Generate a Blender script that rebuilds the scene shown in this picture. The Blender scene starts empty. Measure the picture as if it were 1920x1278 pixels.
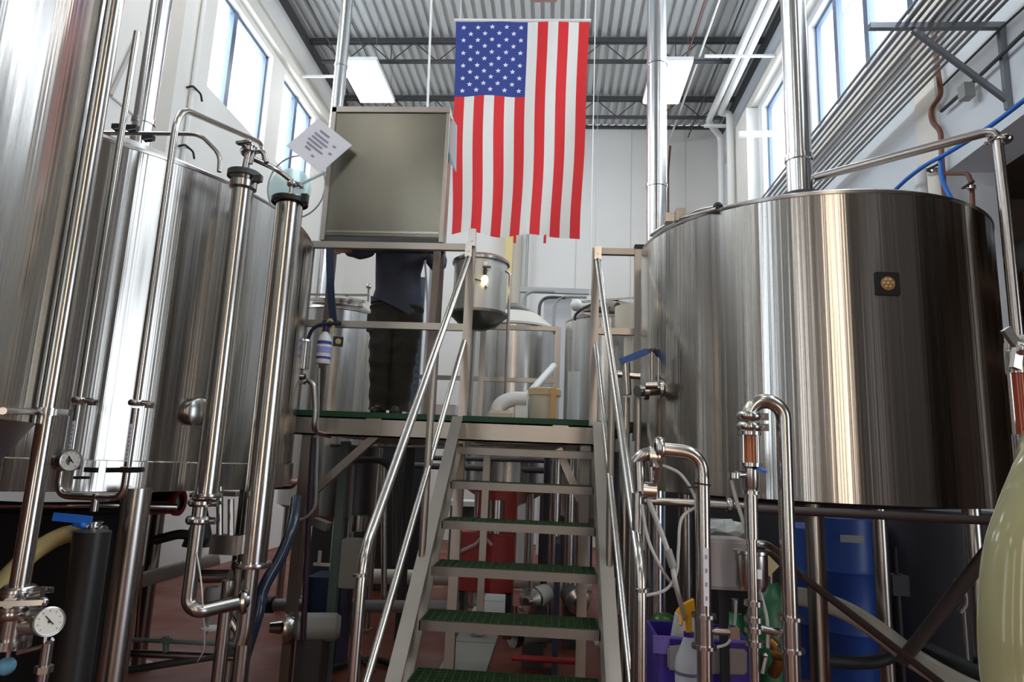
import bpy, bmesh, math, random
from mathutils import Vector, Matrix, noise
random.seed(7)
SC = bpy.context.scene
COL = SC.collection
PI = math.pi
# ------------------------------------------------------------------ camera frame
F, CX, CY = 1252.0, 960.0, 639.0
EYE = Vector((0, 0, 1.5))
_D = Vector((80, 231, F)).normalized()
_U = Vector((284, -6886, F)); _U = (_U - _D * _U.dot(_D)).normalized()
_X = _D.cross(_U)
if _X.x < 0: _X = -_X
def ray(px, py):
    c = Vector((px - CX, py - CY, F)); return Vector((c.dot(_X), c.dot(_D), c.dot(_U)))
def P(px, py, Y):  r = ray(px, py); return EYE + r * (Y / r.y)
def PZ(px, py, Z): r = ray(px, py); return EYE + r * ((Z - EYE.z) / r.z)
def PX(px, py, X): r = ray(px, py); return EYE + r * (X / r.x)
cd = bpy.data.cameras.new('camera'); cam = bpy.data.objects.new('camera', cd); COL.objects.link(cam)
# camera local axes in world: right, up, back
def cw(v): return Vector((v.dot(_X), v.dot(_D), v.dot(_U)))
R_, UPV, BK = cw(Vector((1, 0, 0))), cw(Vector((0, -1, 0))), cw(Vector((0, 0, -1)))
M = Matrix((R_, UPV, BK)).transposed().to_4x4(); M.translation = EYE
cam.matrix_world = M
cd.sensor_width = 36; cd.sensor_fit = 'HORIZONTAL'; cd.lens = F / 1920 * 36; cd.clip_start = .02; cd.clip_end = 200
SC.camera = cam

# ------------------------------------------------------------------ materials
MAT = {}
def mat(name, col, rough=.5, metal=0, **k):
    if name in MAT: return MAT[name]
    m = bpy.data.materials.new(name); m.use_nodes = True; nt = m.node_tree; b = nt.nodes['Principled BSDF']
    b.inputs['Base Color'].default_value = (*col, 1); b.inputs['Roughness'].default_value = rough; b.inputs['Metallic'].default_value = metal
    if 'trans' in k: b.inputs['Transmission Weight'].default_value = k['trans']
    if 'ior' in k: b.inputs['IOR'].default_value = k['ior']
    if 'emit' in k:
        b.inputs['Emission Color'].default_value = (*k.get('ecol', col), 1); b.inputs['Emission Strength'].default_value = k['emit']
    if 'aniso' in k:
        b.inputs['Anisotropic'].default_value = k['aniso']; b.inputs['Anisotropic Rotation'].default_value = k.get('arot', 0)
        t = nt.nodes.new('ShaderNodeTangent'); t.direction_type = 'RADIAL'; t.axis = 'Z'; nt.links.new(t.outputs[0], b.inputs['Tangent'])
    tc = nt.nodes.new('ShaderNodeTexCoord')
    def noise_(scale, sc3, detail=3):
        mp = nt.nodes.new('ShaderNodeMapping'); mp.inputs['Scale'].default_value = sc3
        nt.links.new(tc.outputs['Object'], mp.inputs[0]); n = nt.nodes.new('ShaderNodeTexNoise')
        n.inputs['Scale'].default_value = scale; n.inputs['Detail'].default_value = detail; nt.links.new(mp.outputs[0], n.inputs['Vector']); return n
    if 'vary' in k:      # colour variation of the surface itself
        amt, scale, sc3 = k['vary']; n = noise_(scale, sc3, 4); mx = nt.nodes.new('ShaderNodeMixRGB')
        mx.inputs[1].default_value = (*[c * (1 - amt) for c in col], 1); mx.inputs[2].default_value = (*[min(1, c * (1 + amt)) for c in col], 1)
        nt.links.new(n.outputs['Fac'], mx.inputs[0]); nt.links.new(mx.outputs[0], b.inputs['Base Color'])
    if 'rvary' in k:
        lo, hi, scale, sc3 = k['rvary']; n = noise_(scale, sc3, 4); mr = nt.nodes.new('ShaderNodeMapRange')
        mr.inputs['From Min'].default_value = .3; mr.inputs['From Max'].default_value = .7; mr.inputs['To Min'].default_value = lo; mr.inputs['To Max'].default_value = hi
        nt.links.new(n.outputs['Fac'], mr.inputs[0]); nt.links.new(mr.outputs[0], b.inputs['Roughness'])
    if 'bump' in k:
        prev = None
        for (st, dist, scale, sc3) in k['bump']:
            n = noise_(scale, sc3, 2); bp = nt.nodes.new('ShaderNodeBump'); bp.inputs['Strength'].default_value = st; bp.inputs['Distance'].default_value = dist
            nt.links.new(n.outputs['Fac'], bp.inputs['Height'])
            if prev: nt.links.new(prev.outputs[0], bp.inputs['Normal'])
            prev = bp
        nt.links.new(prev.outputs[0], b.inputs['Normal'])
    MAT[name] = m; return m
V1 = (1, 1, 1); VZ = (1, 1, .004)
TANK = mat('brushed_tank_steel', (.49, .465, .43), .2, 1, aniso=.65, arot=.25, bump=[(.8, .010, 5, VZ), (.9, .0020, 40, VZ)], rvary=(.14, .3, 18, VZ), vary=(.07, 22, VZ))
TANKC = mat('satin_tank_steel', (.56, .55, .53), .27, 1, bump=[(.8, .006, 9, VZ)], rvary=(.22, .38, 18, VZ))
STEEL = mat('satin_steel', (.48, .45, .42), .27, 1)
BEAM = mat('mill_steel', (.47, .43, .38), .40, 1, vary=(.08, 6, V1))
POL = mat('polished_pipe_steel', (.56, .53, .49), .2, 1)
FLUE = mat('bright_flue_steel', (.78, .79, .80), .2, 1, aniso=.6, arot=.25, bump=[(.3, .003, 10, VZ)])
BOXST = mat('brushed_cabinet_steel', (.26, .25, .205), .27, 1, bump=[(.3, .008, 1.2, V1)], vary=(.22, 2.4, V1))
CAST = mat('cast_fitting_steel', (.50, .48, .46), .22, 1)
BRONZE = mat('brown_copper_pipe', (.22, .10, .07), .45, .5)
WALLM = mat('white_wall_paint', (.80, .78, .74), .6, vary=(.05, 1.2, V1))
WALLB = mat('pale_blue_wall_paint', (.74, .78, .82), .5, vary=(.08, 1.5, V1))
TRIM = mat('cream_trim_paint', (.84, .80, .72), .5)
JAMB = mat('grey_reveal_paint', (.50, .48, .45), .7)
DECK = mat('galvanised_roof_deck', (.58, .59, .58), .45, .4, vary=(.15, 3, (1, .2, 1)))
JOIST = mat('dark_grey_joist_paint', (.06, .06, .065), .5)
FLOORM = mat('red_brown_floor_resin', (.19, .042, .022), .4, vary=(.35, 1.3, V1), rvary=(.3, .6, 2.2, V1), bump=[(.3, .004, 12, V1)])
GRATE = mat('green_moulded_grating', (.022, .062, .02), .5, vary=(.3, 14, V1))
GREEN = mat('green_cylinder_paint', (.02, .14, .06), .35)
BLUE = mat('blue_plastic', (.02, .07, .32), .4)
LBLUE = mat('bright_blue_rubber', (.02, .16, .62), .35)
NAVY = mat('navy_cloth', (.022, .032, .07), .85, bump=[(.5, .01, 30, V1)])
PURPLE = mat('purple_plastic', (.045, .02, .27), .45)
YELLOW = mat('yellow_plastic', (.85, .42, .01), .35)
ORANGE = mat('orange_lid', (.72, .42, .16), .5)
BEIGE = mat('beige_plastic', (.62, .56, .45), .5, vary=(.1, 8, V1))
WHITE = mat('white_plastic', (.82, .82, .80), .35)
WHITEC = mat('white_paper', (.86, .84, .90), .7)
PALEBL = mat('pale_blue_paper', (.55, .78, .88), .6)
INK = mat('ink_grey', (.35, .33, .42), .8)
LBL = mat('blue_label_ink', (.06, .07, .40), .5)
BLACK = mat('black_rubber', (.012, .012, .013), .5)
DKGREY = mat('dark_grey_paint', (.06, .06, .062), .5)
GREYBOX = mat('grey_enamel', (.30, .31, .29), .45)
GRN2 = mat('grey_green_paint', (.13, .19, .18), .5)
RED = mat('red_machine_paint', (.38, .02, .02), .4)
PINK = mat('pale_skin', (.50, .27, .20), .55)
TROUS = mat('dark_trouser_cloth', (.032, .028, .022), .9, vary=(.5, 9, V1), bump=[(.7, .02, 9, V1)])
SHIRT = mat('navy_shirt_cloth', (.07, .08, .115), .9, bump=[(.7, .02, 7, V1)])
HAIR = mat('brown_hair', (.05, .03, .02), .8)
PVC = mat('pale_pvc', (.70, .67, .60), .4)
LAMP = mat('lamp_diffuser', (1, 1, 1), .5, emit=9.0, ecol=(1, .97, .92))
BULB = mat('amber_bulb', (1, .9, .6), .5, emit=4.0, ecol=(1, .85, .45))
HOSEC = mat('yellowed_clear_hose', (.52, .50, .28), .12, trans=.35, ior=1.4)
HOSET = mat('tan_braided_hose', (.42, .31, .12), .45, bump=[(.3, .004, 60, V1)])
FLAGW = mat('flag_white_cloth', (.82, .80, .76), .8); FLAGR = mat('flag_red_cloth', (.72, .025, .03), .75); FLAGB = mat('flag_blue_cloth', (.035, .06, .27), .8)
def glassy(name, tint, rough=.03, mixf=.12, body=None, op=0):
    m = bpy.data.materials.new(name); m.use_nodes = True; nt = m.node_tree; nt.nodes.clear()
    o = nt.nodes.new('ShaderNodeOutputMaterial'); mx = nt.nodes.new('ShaderNodeMixShader'); t = nt.nodes.new('ShaderNodeBsdfTransparent'); g = nt.nodes.new('ShaderNodeBsdfGlossy')
    t.inputs[0].default_value = (*tint, 1); g.inputs['Roughness'].default_value = rough
    lw = nt.nodes.new('ShaderNodeLayerWeight'); pw = nt.nodes.new('ShaderNodeMath'); pw.operation = 'POWER'; pw.inputs[1].default_value = 4; ad = nt.nodes.new('ShaderNodeMath'); ad.operation = 'MULTIPLY_ADD'; ad.inputs[1].default_value = .85; ad.inputs[2].default_value = .05
    nt.links.new(lw.outputs['Facing'], pw.inputs[0]); nt.links.new(pw.outputs[0], ad.inputs[0]); nt.links.new(ad.outputs[0], mx.inputs[0])
    nt.links.new(t.outputs[0], mx.inputs[1]); nt.links.new(g.outputs[0], mx.inputs[2]); last = mx
    if body:
        d = nt.nodes.new('ShaderNodeBsdfDiffuse'); d.inputs[0].default_value = (*body, 1); m2 = nt.nodes.new('ShaderNodeMixShader'); m2.inputs[0].default_value = op
        nt.links.new(mx.outputs[0], m2.inputs[1]); nt.links.new(d.outputs[0], m2.inputs[2]); last = m2
    nt.links.new(last.outputs[0], o.inputs[0]); MAT[name] = m; return m
PANE = glassy('window_glass', (.94, .97, 1)); CLEARP = glassy('clear_tube', (.9, .9, .88)); FILM = glassy('pale_plastic_film', (.8, .92, .92), .1, body=(.75, .88, .88), op=.6)
AMBER = mat('amber_liquid', (.55, .13, .008), .3, emit=0)

# ------------------------------------------------------------------ mesh helpers
def nb(): return bmesh.new()
def V(*a): return Vector(a)
def box(bm, c, s, rot=None):
    r = bmesh.ops.create_cube(bm, size=1); m = Matrix.Translation(Vector(c)) @ (rot.to_4x4() if rot else Matrix()) @ Matrix.Diagonal((*s, 1))
    bmesh.ops.transform(bm, matrix=m, verts=r['verts']); return r['verts']
def bx(bm, a, b): a = Vector(a); b = Vector(b); return box(bm, (a + b) / 2, [abs(b[i] - a[i]) for i in range(3)])
def frame(z, up=V(0, 0, 1)):
    z = z.normalized()
    if abs(z.dot(up)) > .99: up = V(0, 1, 0)
    x = up.cross(z).normalized(); y = z.cross(x); return Matrix((x, y, z)).transposed()
def beam(bm, p, q, w, h, up=V(0, 0, 1)):      # w across, h along the up side
    p = Vector(p); q = Vector(q); return box(bm, (p + q) / 2, (w, h, (q - p).length), frame(q - p, up))
def cyl(bm, p, q, r, seg=20, r2=None):
    p = Vector(p); q = Vector(q); m = Matrix.Translation((p + q) / 2) @ frame(q - p).to_4x4()
    bmesh.ops.create_cone(bm, cap_ends=True, cap_tris=False, segments=seg, radius1=r, radius2=r if r2 is None else r2, depth=(q - p).length, matrix=m)
def ball(bm, c, r, sc=(1, 1, 1), seg=16):
    bmesh.ops.create_uvsphere(bm, u_segments=seg, v_segments=max(6, seg // 2), radius=r, matrix=Matrix.Translation(Vector(c)) @ Matrix.Diagonal((*sc, 1)))
def lathe(bm, prof, c, axis=V(0, 0, 1), seg=32):
    fm = frame(axis); c = Vector(c); rings = []
    for (r, z) in prof:
        if r < 1e-5: rings.append([bm.verts.new(c + fm @ V(0, 0, z))])
        else: rings.append([bm.verts.new(c + fm @ V(r * math.cos(2 * PI * i / seg), r * math.sin(2 * PI * i / seg), z)) for i in range(seg)])
    for a, b in zip(rings, rings[1:]):
        if len(a) == 1 and len(b) == 1: continue
        for i in range(seg):
            j = (i + 1) % seg
            if len(a) == 1: f = (a[0], b[j], b[i])
            elif len(b) == 1: f = (a[i], a[j], b[0])
            else: f = (a[i], a[j], b[j], b[i])
            try: bm.faces.new(f)
            except ValueError: pass
def smooth_path(pts, bend, n=6):
    pts = [Vector(p) for p in pts]
    if len(pts) < 3 or bend <= 0: return pts
    out = [pts[0]]
    for a, b, c in zip(pts, pts[1:], pts[2:]):
        d1 = (a - b); d2 = (c - b); k = min(bend, d1.length * .49, d2.length * .49); s = b + d1.normalized() * k; e = b + d2.normalized() * k
        for i in range(n + 1):
            t = i / n; out.append(s * (1 - t) ** 2 + b * 2 * t * (1 - t) + e * t * t)
    out.append(pts[-1]); return out
def spline(pts, n=8):
    pts = [Vector(p) for p in pts]; q = [pts[0]] + pts + [pts[-1]]; out = []
    for i in range(1, len(q) - 2):
        p0, p1, p2, p3 = q[i - 1:i + 3]
        for k in range(n):
            t = k / n; out.append(.5 * ((2 * p1) + (p2 - p0) * t + (2 * p0 - 5 * p1 + 4 * p2 - p3) * t * t + (3 * p1 - p0 - 3 * p2 + p3) * t ** 3))
    out.append(pts[-1]); return out
def tube(bm, pts, r, bend=.06, seg=14, raw=False):
    path = pts if raw else smooth_path(pts, bend)
    path = [p for i, p in enumerate(path) if i == 0 or (p - path[i - 1]).length > 1e-5]
    n = len(path); rings = []; t0 = (path[1] - path[0]).normalized(); fm = frame(t0); x = fm.col[0].copy()
    for i, p in enumerate(path):
        t = ((path[min(i + 1, n - 1)] - path[max(i - 1, 0)])).normalized(); x = (x - t * x.dot(t)).normalized(); y = t.cross(x)
        rings.append([bm.verts.new(p + (x * math.cos(2 * PI * k / seg) + y * math.sin(2 * PI * k / seg)) * r) for k in range(seg)])
    for a, b in zip(rings, rings[1:]):
        for k in range(seg): j = (k + 1) % seg; bm.faces.new((a[k], a[j], b[j], b[k]))
    bm.faces.new(list(reversed(rings[0]))); bm.faces.new(rings[-1])
ORG = {}
def mesh_of(name, bm, mt, org, smooth=True, ang=38):
    bmesh.ops.recalc_face_normals(bm, faces=bm.faces)
    for v in bm.verts: v.co -= org
    if smooth:
        for f in bm.faces: f.smooth = True
        for e in bm.edges:
            if len(e.link_faces) != 2 or e.calc_face_angle(0) > math.radians(ang): e.smooth = False
    me = bpy.data.meshes.new(name); bm.to_mesh(me); bm.free()
    for m_ in (mt if isinstance(mt, (list, tuple)) else [mt]): me.materials.append(m_)
    return me
def tag(o, label, cat, group=None):
    o['label'] = label; o['category'] = cat
    if group: o['group'] = group
    return o
def thing(name, label, cat, loc=(0, 0, 0), group=None):
    o = bpy.data.objects.new(name, None); COL.objects.link(o); o.location = loc; o.empty_display_size = .05; ORG[o] = Vector(loc); return tag(o, label, cat, group)
def part(name, bm, mt, parent, label=None, smooth=True):
    org = ORG[parent]; o = bpy.data.objects.new(name, mesh_of(name, bm, mt, org, smooth)); COL.objects.link(o); o.parent = parent; ORG[o] = org
    if label: o['label'] = label
    return o
def base_of(bm):
    xs = [v.co for v in bm.verts]; return V((min(v.x for v in xs) + max(v.x for v in xs)) / 2, (min(v.y for v in xs) + max(v.y for v in xs)) / 2, min(v.z for v in xs))
def solo(name, label, cat, bm, mt, group=None, smooth=True):
    org = base_of(bm); o = bpy.data.objects.new(name, mesh_of(name, bm, mt, org, smooth)); COL.objects.link(o); o.location = org; ORG[o] = org; return tag(o, label, cat, group)
def struct(name, bm, mt, parent=None, smooth=False):
    if parent: return part(name, bm, mt, parent, smooth=smooth)
    org = base_of(bm); o = bpy.data.objects.new(name, mesh_of(name, bm, mt, org, smooth)); COL.objects.link(o); o.location = org; ORG[o] = org; o['kind'] = 'structure'; return o
def copy_tree(o, loc, label=None, parent=None):
    c = o.copy(); COL.objects.link(c)
    if parent: c.parent = parent
    else: c.location = loc
    if label: c['label'] = label
    for ch in list(o.children): copy_tree(ch, None, None, c)
    return c
def B(fn, *a, **k): bm = nb(); fn(bm, *a, **k); return bm
def pipe(name, label, cat, pts, r, mt=None, bend=.08, group=None, clamps=(), seg=14, sp=False):
    mt = mt or STEEL; bm = nb(); path = spline(pts) if sp else None
    tube(bm, path or pts, r, bend, seg, raw=sp)
    if not clamps: return solo(name, label, cat, bm, mt, group)
    root = thing(name, label, cat, Vector(pts[-1]), group); part('tube', bm, mt, root)
    for (p, ax) in clamps: part('clamp', clampbm(Vector(p), ax, r), CAST, root)
    return root
def clampbm(p, ax, r, k=1.0):
    bm = nb(); w = r * .35 + .006
    lathe(bm, [(r * .9, -w), (r * 1.35 + .004, -w), (r * 1.55 + .006, -w * .4), (r * 1.55 + .006, w * .4), (r * 1.35 + .004, w), (r * .9, w)], p, ax, 18)
    fm = frame(ax); s = p + fm @ V(r * 1.6 + .012, 0, 0); box(bm, s, (.03, .018, w * 1.7), fm)
    cyl(bm, s + fm @ V(0, -.03, 0), s + fm @ V(0, .03, 0), .005, 8); box(bm, s + fm @ V(.0, .035, 0), (.03, .006, .014), fm); return bm
def flangebm(p, ax, r, t=.015):
    bm = nb(); lathe(bm, [(0, -t), (r, -t), (r * 1.02, -t * .5), (r * 1.02, t * .5), (r, t), (0, t)], p, ax, 24)
    fm = frame(ax)
    for i in range(6): a = i * PI / 3; q = Vector(p) + fm @ V(r * .86 * math.cos(a), r * .86 * math.sin(a), 0); ax_ = Vector(ax).normalized(); cyl(bm, q - ax_ * t * 1.5, q + ax_ * t * 1.5, r * .07, 6)
    return bm
def valve(name, label, p, ax, r, side, hmat=None, group=None, hl=.12):      # butterfly valve with lever
    p = Vector(p); ax = Vector(ax).normalized(); side = Vector(side).normalized(); root = thing(name, label, 'valve', p, group)
    bm = nb(); w = r * .7; lathe(bm, [(0, -w), (r * 1.5, -w), (r * 1.5, -w * .6), (r * 1.25, -w * .5), (r * 1.25, w * .5), (r * 1.5, w * .6), (r * 1.5, w), (0, w)], p, ax, 20)
    part('valve_body', bm, CAST, root)
    bm = nb(); cyl(bm, p + side * r, p + side * (r * 1.9 + .02), r * .3 + .004, 10); part('stem', bm, CAST, root)
    e = p + side * (r * 1.9 + .022); d = ax.cross(side).normalized(); bm = nb(); beam(bm, e - d * .015, e + d * hl, .012, .022, side); ball(bm, e + d * hl, .012, seg=10)
    part('handle', bm, hmat or CAST, root); return root
def gauge(name, label, p, face, r, group=None, stem=None):
    p = Vector(p); face = Vector(face).normalized(); root = thing(name, label, 'gauge', p, group)
    part('case', B(lathe, [(0, -r * .75), (r * .9, -r * .75), (r, -r * .6), (r, r * .1), (r * .9, r * .12), (r * .88, r * .02), (0, r * .02)], p, face, seg=28), CAST, root)
    fm = frame(face); part('dial', B(lathe, [(0, r * .03), (r * .86, r * .03)], p, face, seg=28), mat('dial_white', (.72, .68, .60), .4), root)
    bm = nb(); box(bm, p + fm @ V(.0, r * .1, r * .06), (r * .07, r * .8, .002), fm @ Matrix.Rotation(.7, 3, 'Z')); ball(bm, p + face * r * .05, r * .1, seg=8)
    for i in range(9):
        a = -PI * .25 + i * PI * 1.5 / 8; box(bm, p + fm @ V(r * .7 * math.cos(a), r * .7 * math.sin(a), r * .045), (r * .14, r * .03, .001), fm @ Matrix.Rotation(a, 3, 'Z'))
    part('needle', bm, BLACK, root)
    if stem: part('stem', B(cyl, p - face * r * .3 + V(0, 0, -r * .6), Vector(stem), r * .16, 10), CAST, root)
    return root
def hx(p0, p1): return (Vector(p1) - Vector(p0)).normalized()
# ================================================================== THE ROOM
XL, XR, YF, YB, H = -4.45, 3.28, 13.07, -4.2, 8.5
def wall(name, mt, fixed, t, a0, a1, z0, z1, holes, axis='x'):
    A = sorted({a0, a1, *[h[0] for h in holes], *[h[1] for h in holes]}); Z = sorted({z0, z1, *[h[2] for h in holes], *[h[3] for h in holes]}); bm = nb()
    for p, q in zip(A, A[1:]):
        for r, s in zip(Z, Z[1:]):
            m, n = (p + q) / 2, (r + s) / 2
            if any(h[0] < m < h[1] and h[2] < n < h[3] for h in holes): continue
            if axis == 'x': bx(bm, (fixed, p, r), (fixed + t, q, s))
            else: bx(bm, (p, fixed, r), (q, fixed + t, s))
    bmesh.ops.remove_doubles(bm, verts=bm.verts, dist=1e-4)
    return struct(name, bm, mt)
WL = [(-3.9, -2.5, .4, 7.42), (.6, 4.6, 5.95, 7.42), (7.0, 8.98, 5.95, 7.42), (9.42, 10.78, 5.95, 7.42)]  # first opening is unseen, added for a cool streak on the largest tank
WR = [(-.6, 1.45, 4.1, 8.1), (1.9, 4.5, 5.9, 7.5), (5.25, 8.42, 5.9, 7.5), (8.72, 10.5, 5.9, 7.5)]  # first tall bay is unseen, added for the bright strip on the left tank
wall('wall_left', WALLM, XL - .3, .3, YB, YF, 0, H, WL)
bm = nb(); bx(bm, (XL, -2.5, 0), (XL + .03, 4.6, 5.9)); bx(bm, (XR - .03, 1.45, 7.52), (XR, 3.8, 7.6)); bx(bm, (XR - .03, YB, 0), (XR, -3.0, 4.1)); bx(bm, (XR - .03, YB, 4.1), (XR, -.6, 7.6)); bx(bm, (XR - .03, 1.45, 4.1), (XR, 3.8, 5.86)); struct('trim_100', bm, mat('dark_reflection_cladding', (.12, .095, .075), .6))  # dark panels added out of view to darken what the tanks reflect
wall('wall_right', WALLB, XR, .4, YB, YF, 0, H, WR + [(-3.0, 5.6, 0, 4.1)])
wall('wall_far', WALLM, YF, .3, XL - .3, XR + .4, 0, H, [], 'y')
WB = [(-1.75, -1.35, .3, 6.5), (.8, 1.4, .3, 6.5)]  # tall slots in the unseen rear wall, added for streaks on the tank
wall('wall_rear', mat('dark_brown_grey_wall_paint', (.16, .145, .13), .7), YB - .3, .3, XL - .3, XR + .4, 0, H, WB, 'y')
bm = nb(); bx(bm, (XL - .3, YB - .3, -.15), (XR + 4.2, YF + .3, 0)); struct('floor', bm, FLOORM)
# corrugated roof deck, ribs running along the hall
bm = nb(); p = .155; x = XL; prof = []
while x < XR: prof += [(x, H + .05), (x + .05, H + .05), (x + .07, H), (x + .135, H)]; x += p
vs = [[bm.verts.new((a, y, z)) for (a, z) in prof] for y in (YB - .3, YF)]
for i in range(len(prof) - 1): bm.faces.new((vs[0][i], vs[0][i + 1], vs[1][i + 1], vs[1][i]))
bx(bm, (XL - .3, YB - .3, H + .16), (XR + .4, YF + .3, H + .22)); struct('ceiling', bm, DECK)
nt_ = 1
def trim(bm, mt, parent=None):
    global nt_; o = struct('trim_%d' % nt_, bm, mt); nt_ += 1; return o
for Yj in (-2.5, -.7, 1.1, 2.9, 4.7, 6.5, 8.3, 10.1, 11.9):
    bm = nb(); top = H - .01; bx(bm, (XL, Yj - .05, top - .07), (XR, Yj - .012, top)); bx(bm, (XL, Yj + .012, top - .07), (XR, Yj + .05, top)); bot = H - .44
    bx(bm, (XL + .3, Yj - .04, bot), (XR - .3, Yj + .04, bot + .035)); n = 9; w = (XR - XL - .6) / n
    for i in range(n):
        a = XL + .3 + i * w; m_ = a + w / 2
        cyl(bm, (a, Yj, top - .05), (m_, Yj, bot + .02), .011, 6); cyl(bm, (m_, Yj, bot + .02), (a + w, Yj, top - .05), .011, 6)
        if i % 2: cyl(bm, (m_, Yj, bot), (m_, Yj, top - .05), .009, 6)
    trim(bm, JOIST)
for (a, b) in (((XL, YB, H - .14), (XL + .07, YF, H - .02)), ((XR - .07, YB, H - .14), (XR, YF, H - .02)), ((XL, YF - .07, H - .05), (XR, YF, H - .0))): bm = nb(); bx(bm, a, b); trim(bm, JOIST)
for (x0, x1, z0, z1) in ((XL, XL + .10, 7.52, 7.66), (XL, XL + .05, 7.86, 7.90), (XR - .12, XR, 7.62, 7.78)): bm = nb(); bx(bm, (x0, YB if x0 < 0 else 1.5, z0), (x1, YF, z1)); trim(bm, TRIM)
bm = nb(); bx(bm, (XL, 6.35, 0), (XL + .24, 6.95, 7.5)); trim(bm, WALLM)
bm = nb(); bx(bm, (XR - .2, 10.7, 0), (XR, 11.5, 7.6)); trim(bm, WALLM)
bm = nb(); bx(bm, (XR - .03, 5.62, 0), (XR, 5.95, 5.85)); bx(bm, (XR - .1, 5.1, 5.45), (XR, 9.0, 5.6)); trim(bm, TRIM)
for (yy, zz) in ((3.2, 5.2), (5.1, 4.9)):            # wall panel joints on the left wall
    bm = nb(); bx(bm, (XL, yy, 0), (XL + .012, yy + .02, 5.9)); trim(bm, JAMB)
bm = nb(); bx(bm, (XL, YB, 4.86), (XL + .012, 6.35, 4.88)); trim(bm, JAMB)
for xx in (-3.0, -1.9, -.8, .3, 1.4, 2.5):
    bm = nb(); bx(bm, (xx, YF - .008, 0), (xx + .012, YF, H - .1)); trim(bm, mat('panel_joint_paint', (.60, .59, .57), .7))
# windows: frame, mullions, pane; daylight outside
FR = mat('blue_grey_window_frame', (.10, .14, .22), .4)
k = 1
def window(side, h, mull):
    global k
    x = (XL - .12) if side == 'L' else (XR + .12); bm = nb(); y0, y1, z0, z1 = h; w = .045
    for (a, b) in (((y0, z0), (y1, z0 + w)), ((y0, z1 - w), (y1, z1)), ((y0, z0), (y0 + w, z1)), ((y1 - w, z0), (y1, z1))): bx(bm, (x - .03, a[0], a[1]), (x + .03, b[0], b[1]))
    for m_ in mull: bx(bm, (x - .04, m_ - .05, z0), (x + .04, m_ + .05, z1))
    fr = struct('window_%d' % k, bm, FR); fr['kind'] = 'structure'; k += 1
    bm = nb(); bx(bm, (x - .004, y0, z0), (x + .004, y1, z1)); part('pane', bm, PANE, fr, smooth=False)
    L = bpy.data.lights.new('daylight', 'AREA'); L.shape = 'RECTANGLE'; L.size = y1 - y0 + .4; L.size_y = z1 - z0 + .5; L.color = (.93, .97, 1.0)
    L.energy = WIN_RAD * PI * L.size * L.size_y * (.2 if z1 - z0 > 3 else 1)
    o = bpy.data.objects.new('daylight', L); COL.objects.link(o); s = 1 if side == 'L' else -1
    o.location = (x - s * .22, (y0 + y1) / 2, (z0 + z1) / 2 + .05); o.rotation_euler = (PI / 2 * 1.0, 0, -PI / 2 * s)
WIN_RAD = 11.0; EXPO = 0.0; REAR = 1.0
for h, m_ in zip(WL, ([-3.2], [1.6, 2.6, 3.6], [7.95], [10.12])): window('L', h, m_)
for h, m_ in zip(WR, ([.42], [2.7, 3.6], [6.1, 7.0, 7.78], [9.6])): window('R', h, m_)
# lamps behind the unseen rear slots, added for white and warm streaks on the tank
for (h, colr, rad) in zip(WB, ((1, .95, .90), (1, .74, .48)), (4.2, 5)):
    L = bpy.data.lights.new('rear_streak_lamp', 'AREA'); L.shape = 'RECTANGLE'; L.size = h[1] - h[0] + .1; L.size_y = h[3] - h[2] + .1; L.color = colr; L.energy = rad * PI * L.size * L.size_y * REAR
    o = bpy.data.objects.new('rear_streak_lamp', L); COL.objects.link(o); o.location = ((h[0] + h[1]) / 2, YB - .34, (h[2] + h[3]) / 2); o.rotation_euler = (PI / 2, 0, 0)
L = bpy.data.lights.new('side_strip_lamp', 'AREA'); L.shape = 'RECTANGLE'; L.size = 3.5; L.size_y = 3.9; L.color = (.74, .86, 1); L.energy = 1.7 * PI * 3.5 * 3.9  # unseen lamp added for the bluish strip reflected in the left tank
o = bpy.data.objects.new('side_strip_lamp', L); COL.objects.link(o); o.location = (7.14, -1.22, 1.95); o.rotation_euler = (PI / 2, 0, PI / 2)
# side room behind the opening in the right wall
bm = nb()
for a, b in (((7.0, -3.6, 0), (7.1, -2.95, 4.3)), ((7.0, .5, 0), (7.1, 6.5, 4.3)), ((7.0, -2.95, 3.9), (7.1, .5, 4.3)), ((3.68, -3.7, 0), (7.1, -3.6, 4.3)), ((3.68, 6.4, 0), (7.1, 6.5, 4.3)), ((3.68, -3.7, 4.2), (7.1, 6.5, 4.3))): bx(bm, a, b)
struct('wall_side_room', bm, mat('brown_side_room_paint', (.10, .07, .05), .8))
w_ = bpy.data.worlds.new('sky'); SC.world = w_; w_.use_nodes = True; w_.node_tree.nodes['Background'].inputs[0].default_value = (.85, .93, 1, 1); w_.node_tree.nodes['Background'].inputs[1].default_value = 2.5
q_ = thing('reflection_blocker', 'tall dark box added beyond the right edge of the view to block tank reflections', 'cabinet', (2.3, 2.3, 0)); bm = nb(); bx(bm, (2.06, 1.86, 0), (2.55, 2.72, 4.0)); bmesh.ops.bevel(bm, geom=bm.edges[:], offset=.01, segments=2, affect='EDGES'); part('body', bm, mat('dark_blocker_paint', (.06, .05, .045), .5), q_)  # unseen box added to keep side light out of the largest tank's reflections
for y0 in (1.89, 2.31): bm = nb(); bx(bm, (2.045, y0, .1), (2.06, y0 + .38, 3.9)); part('door', bm, MAT['dark_blocker_paint'], q_)  # door-shaped panels on the added blocker
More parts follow.
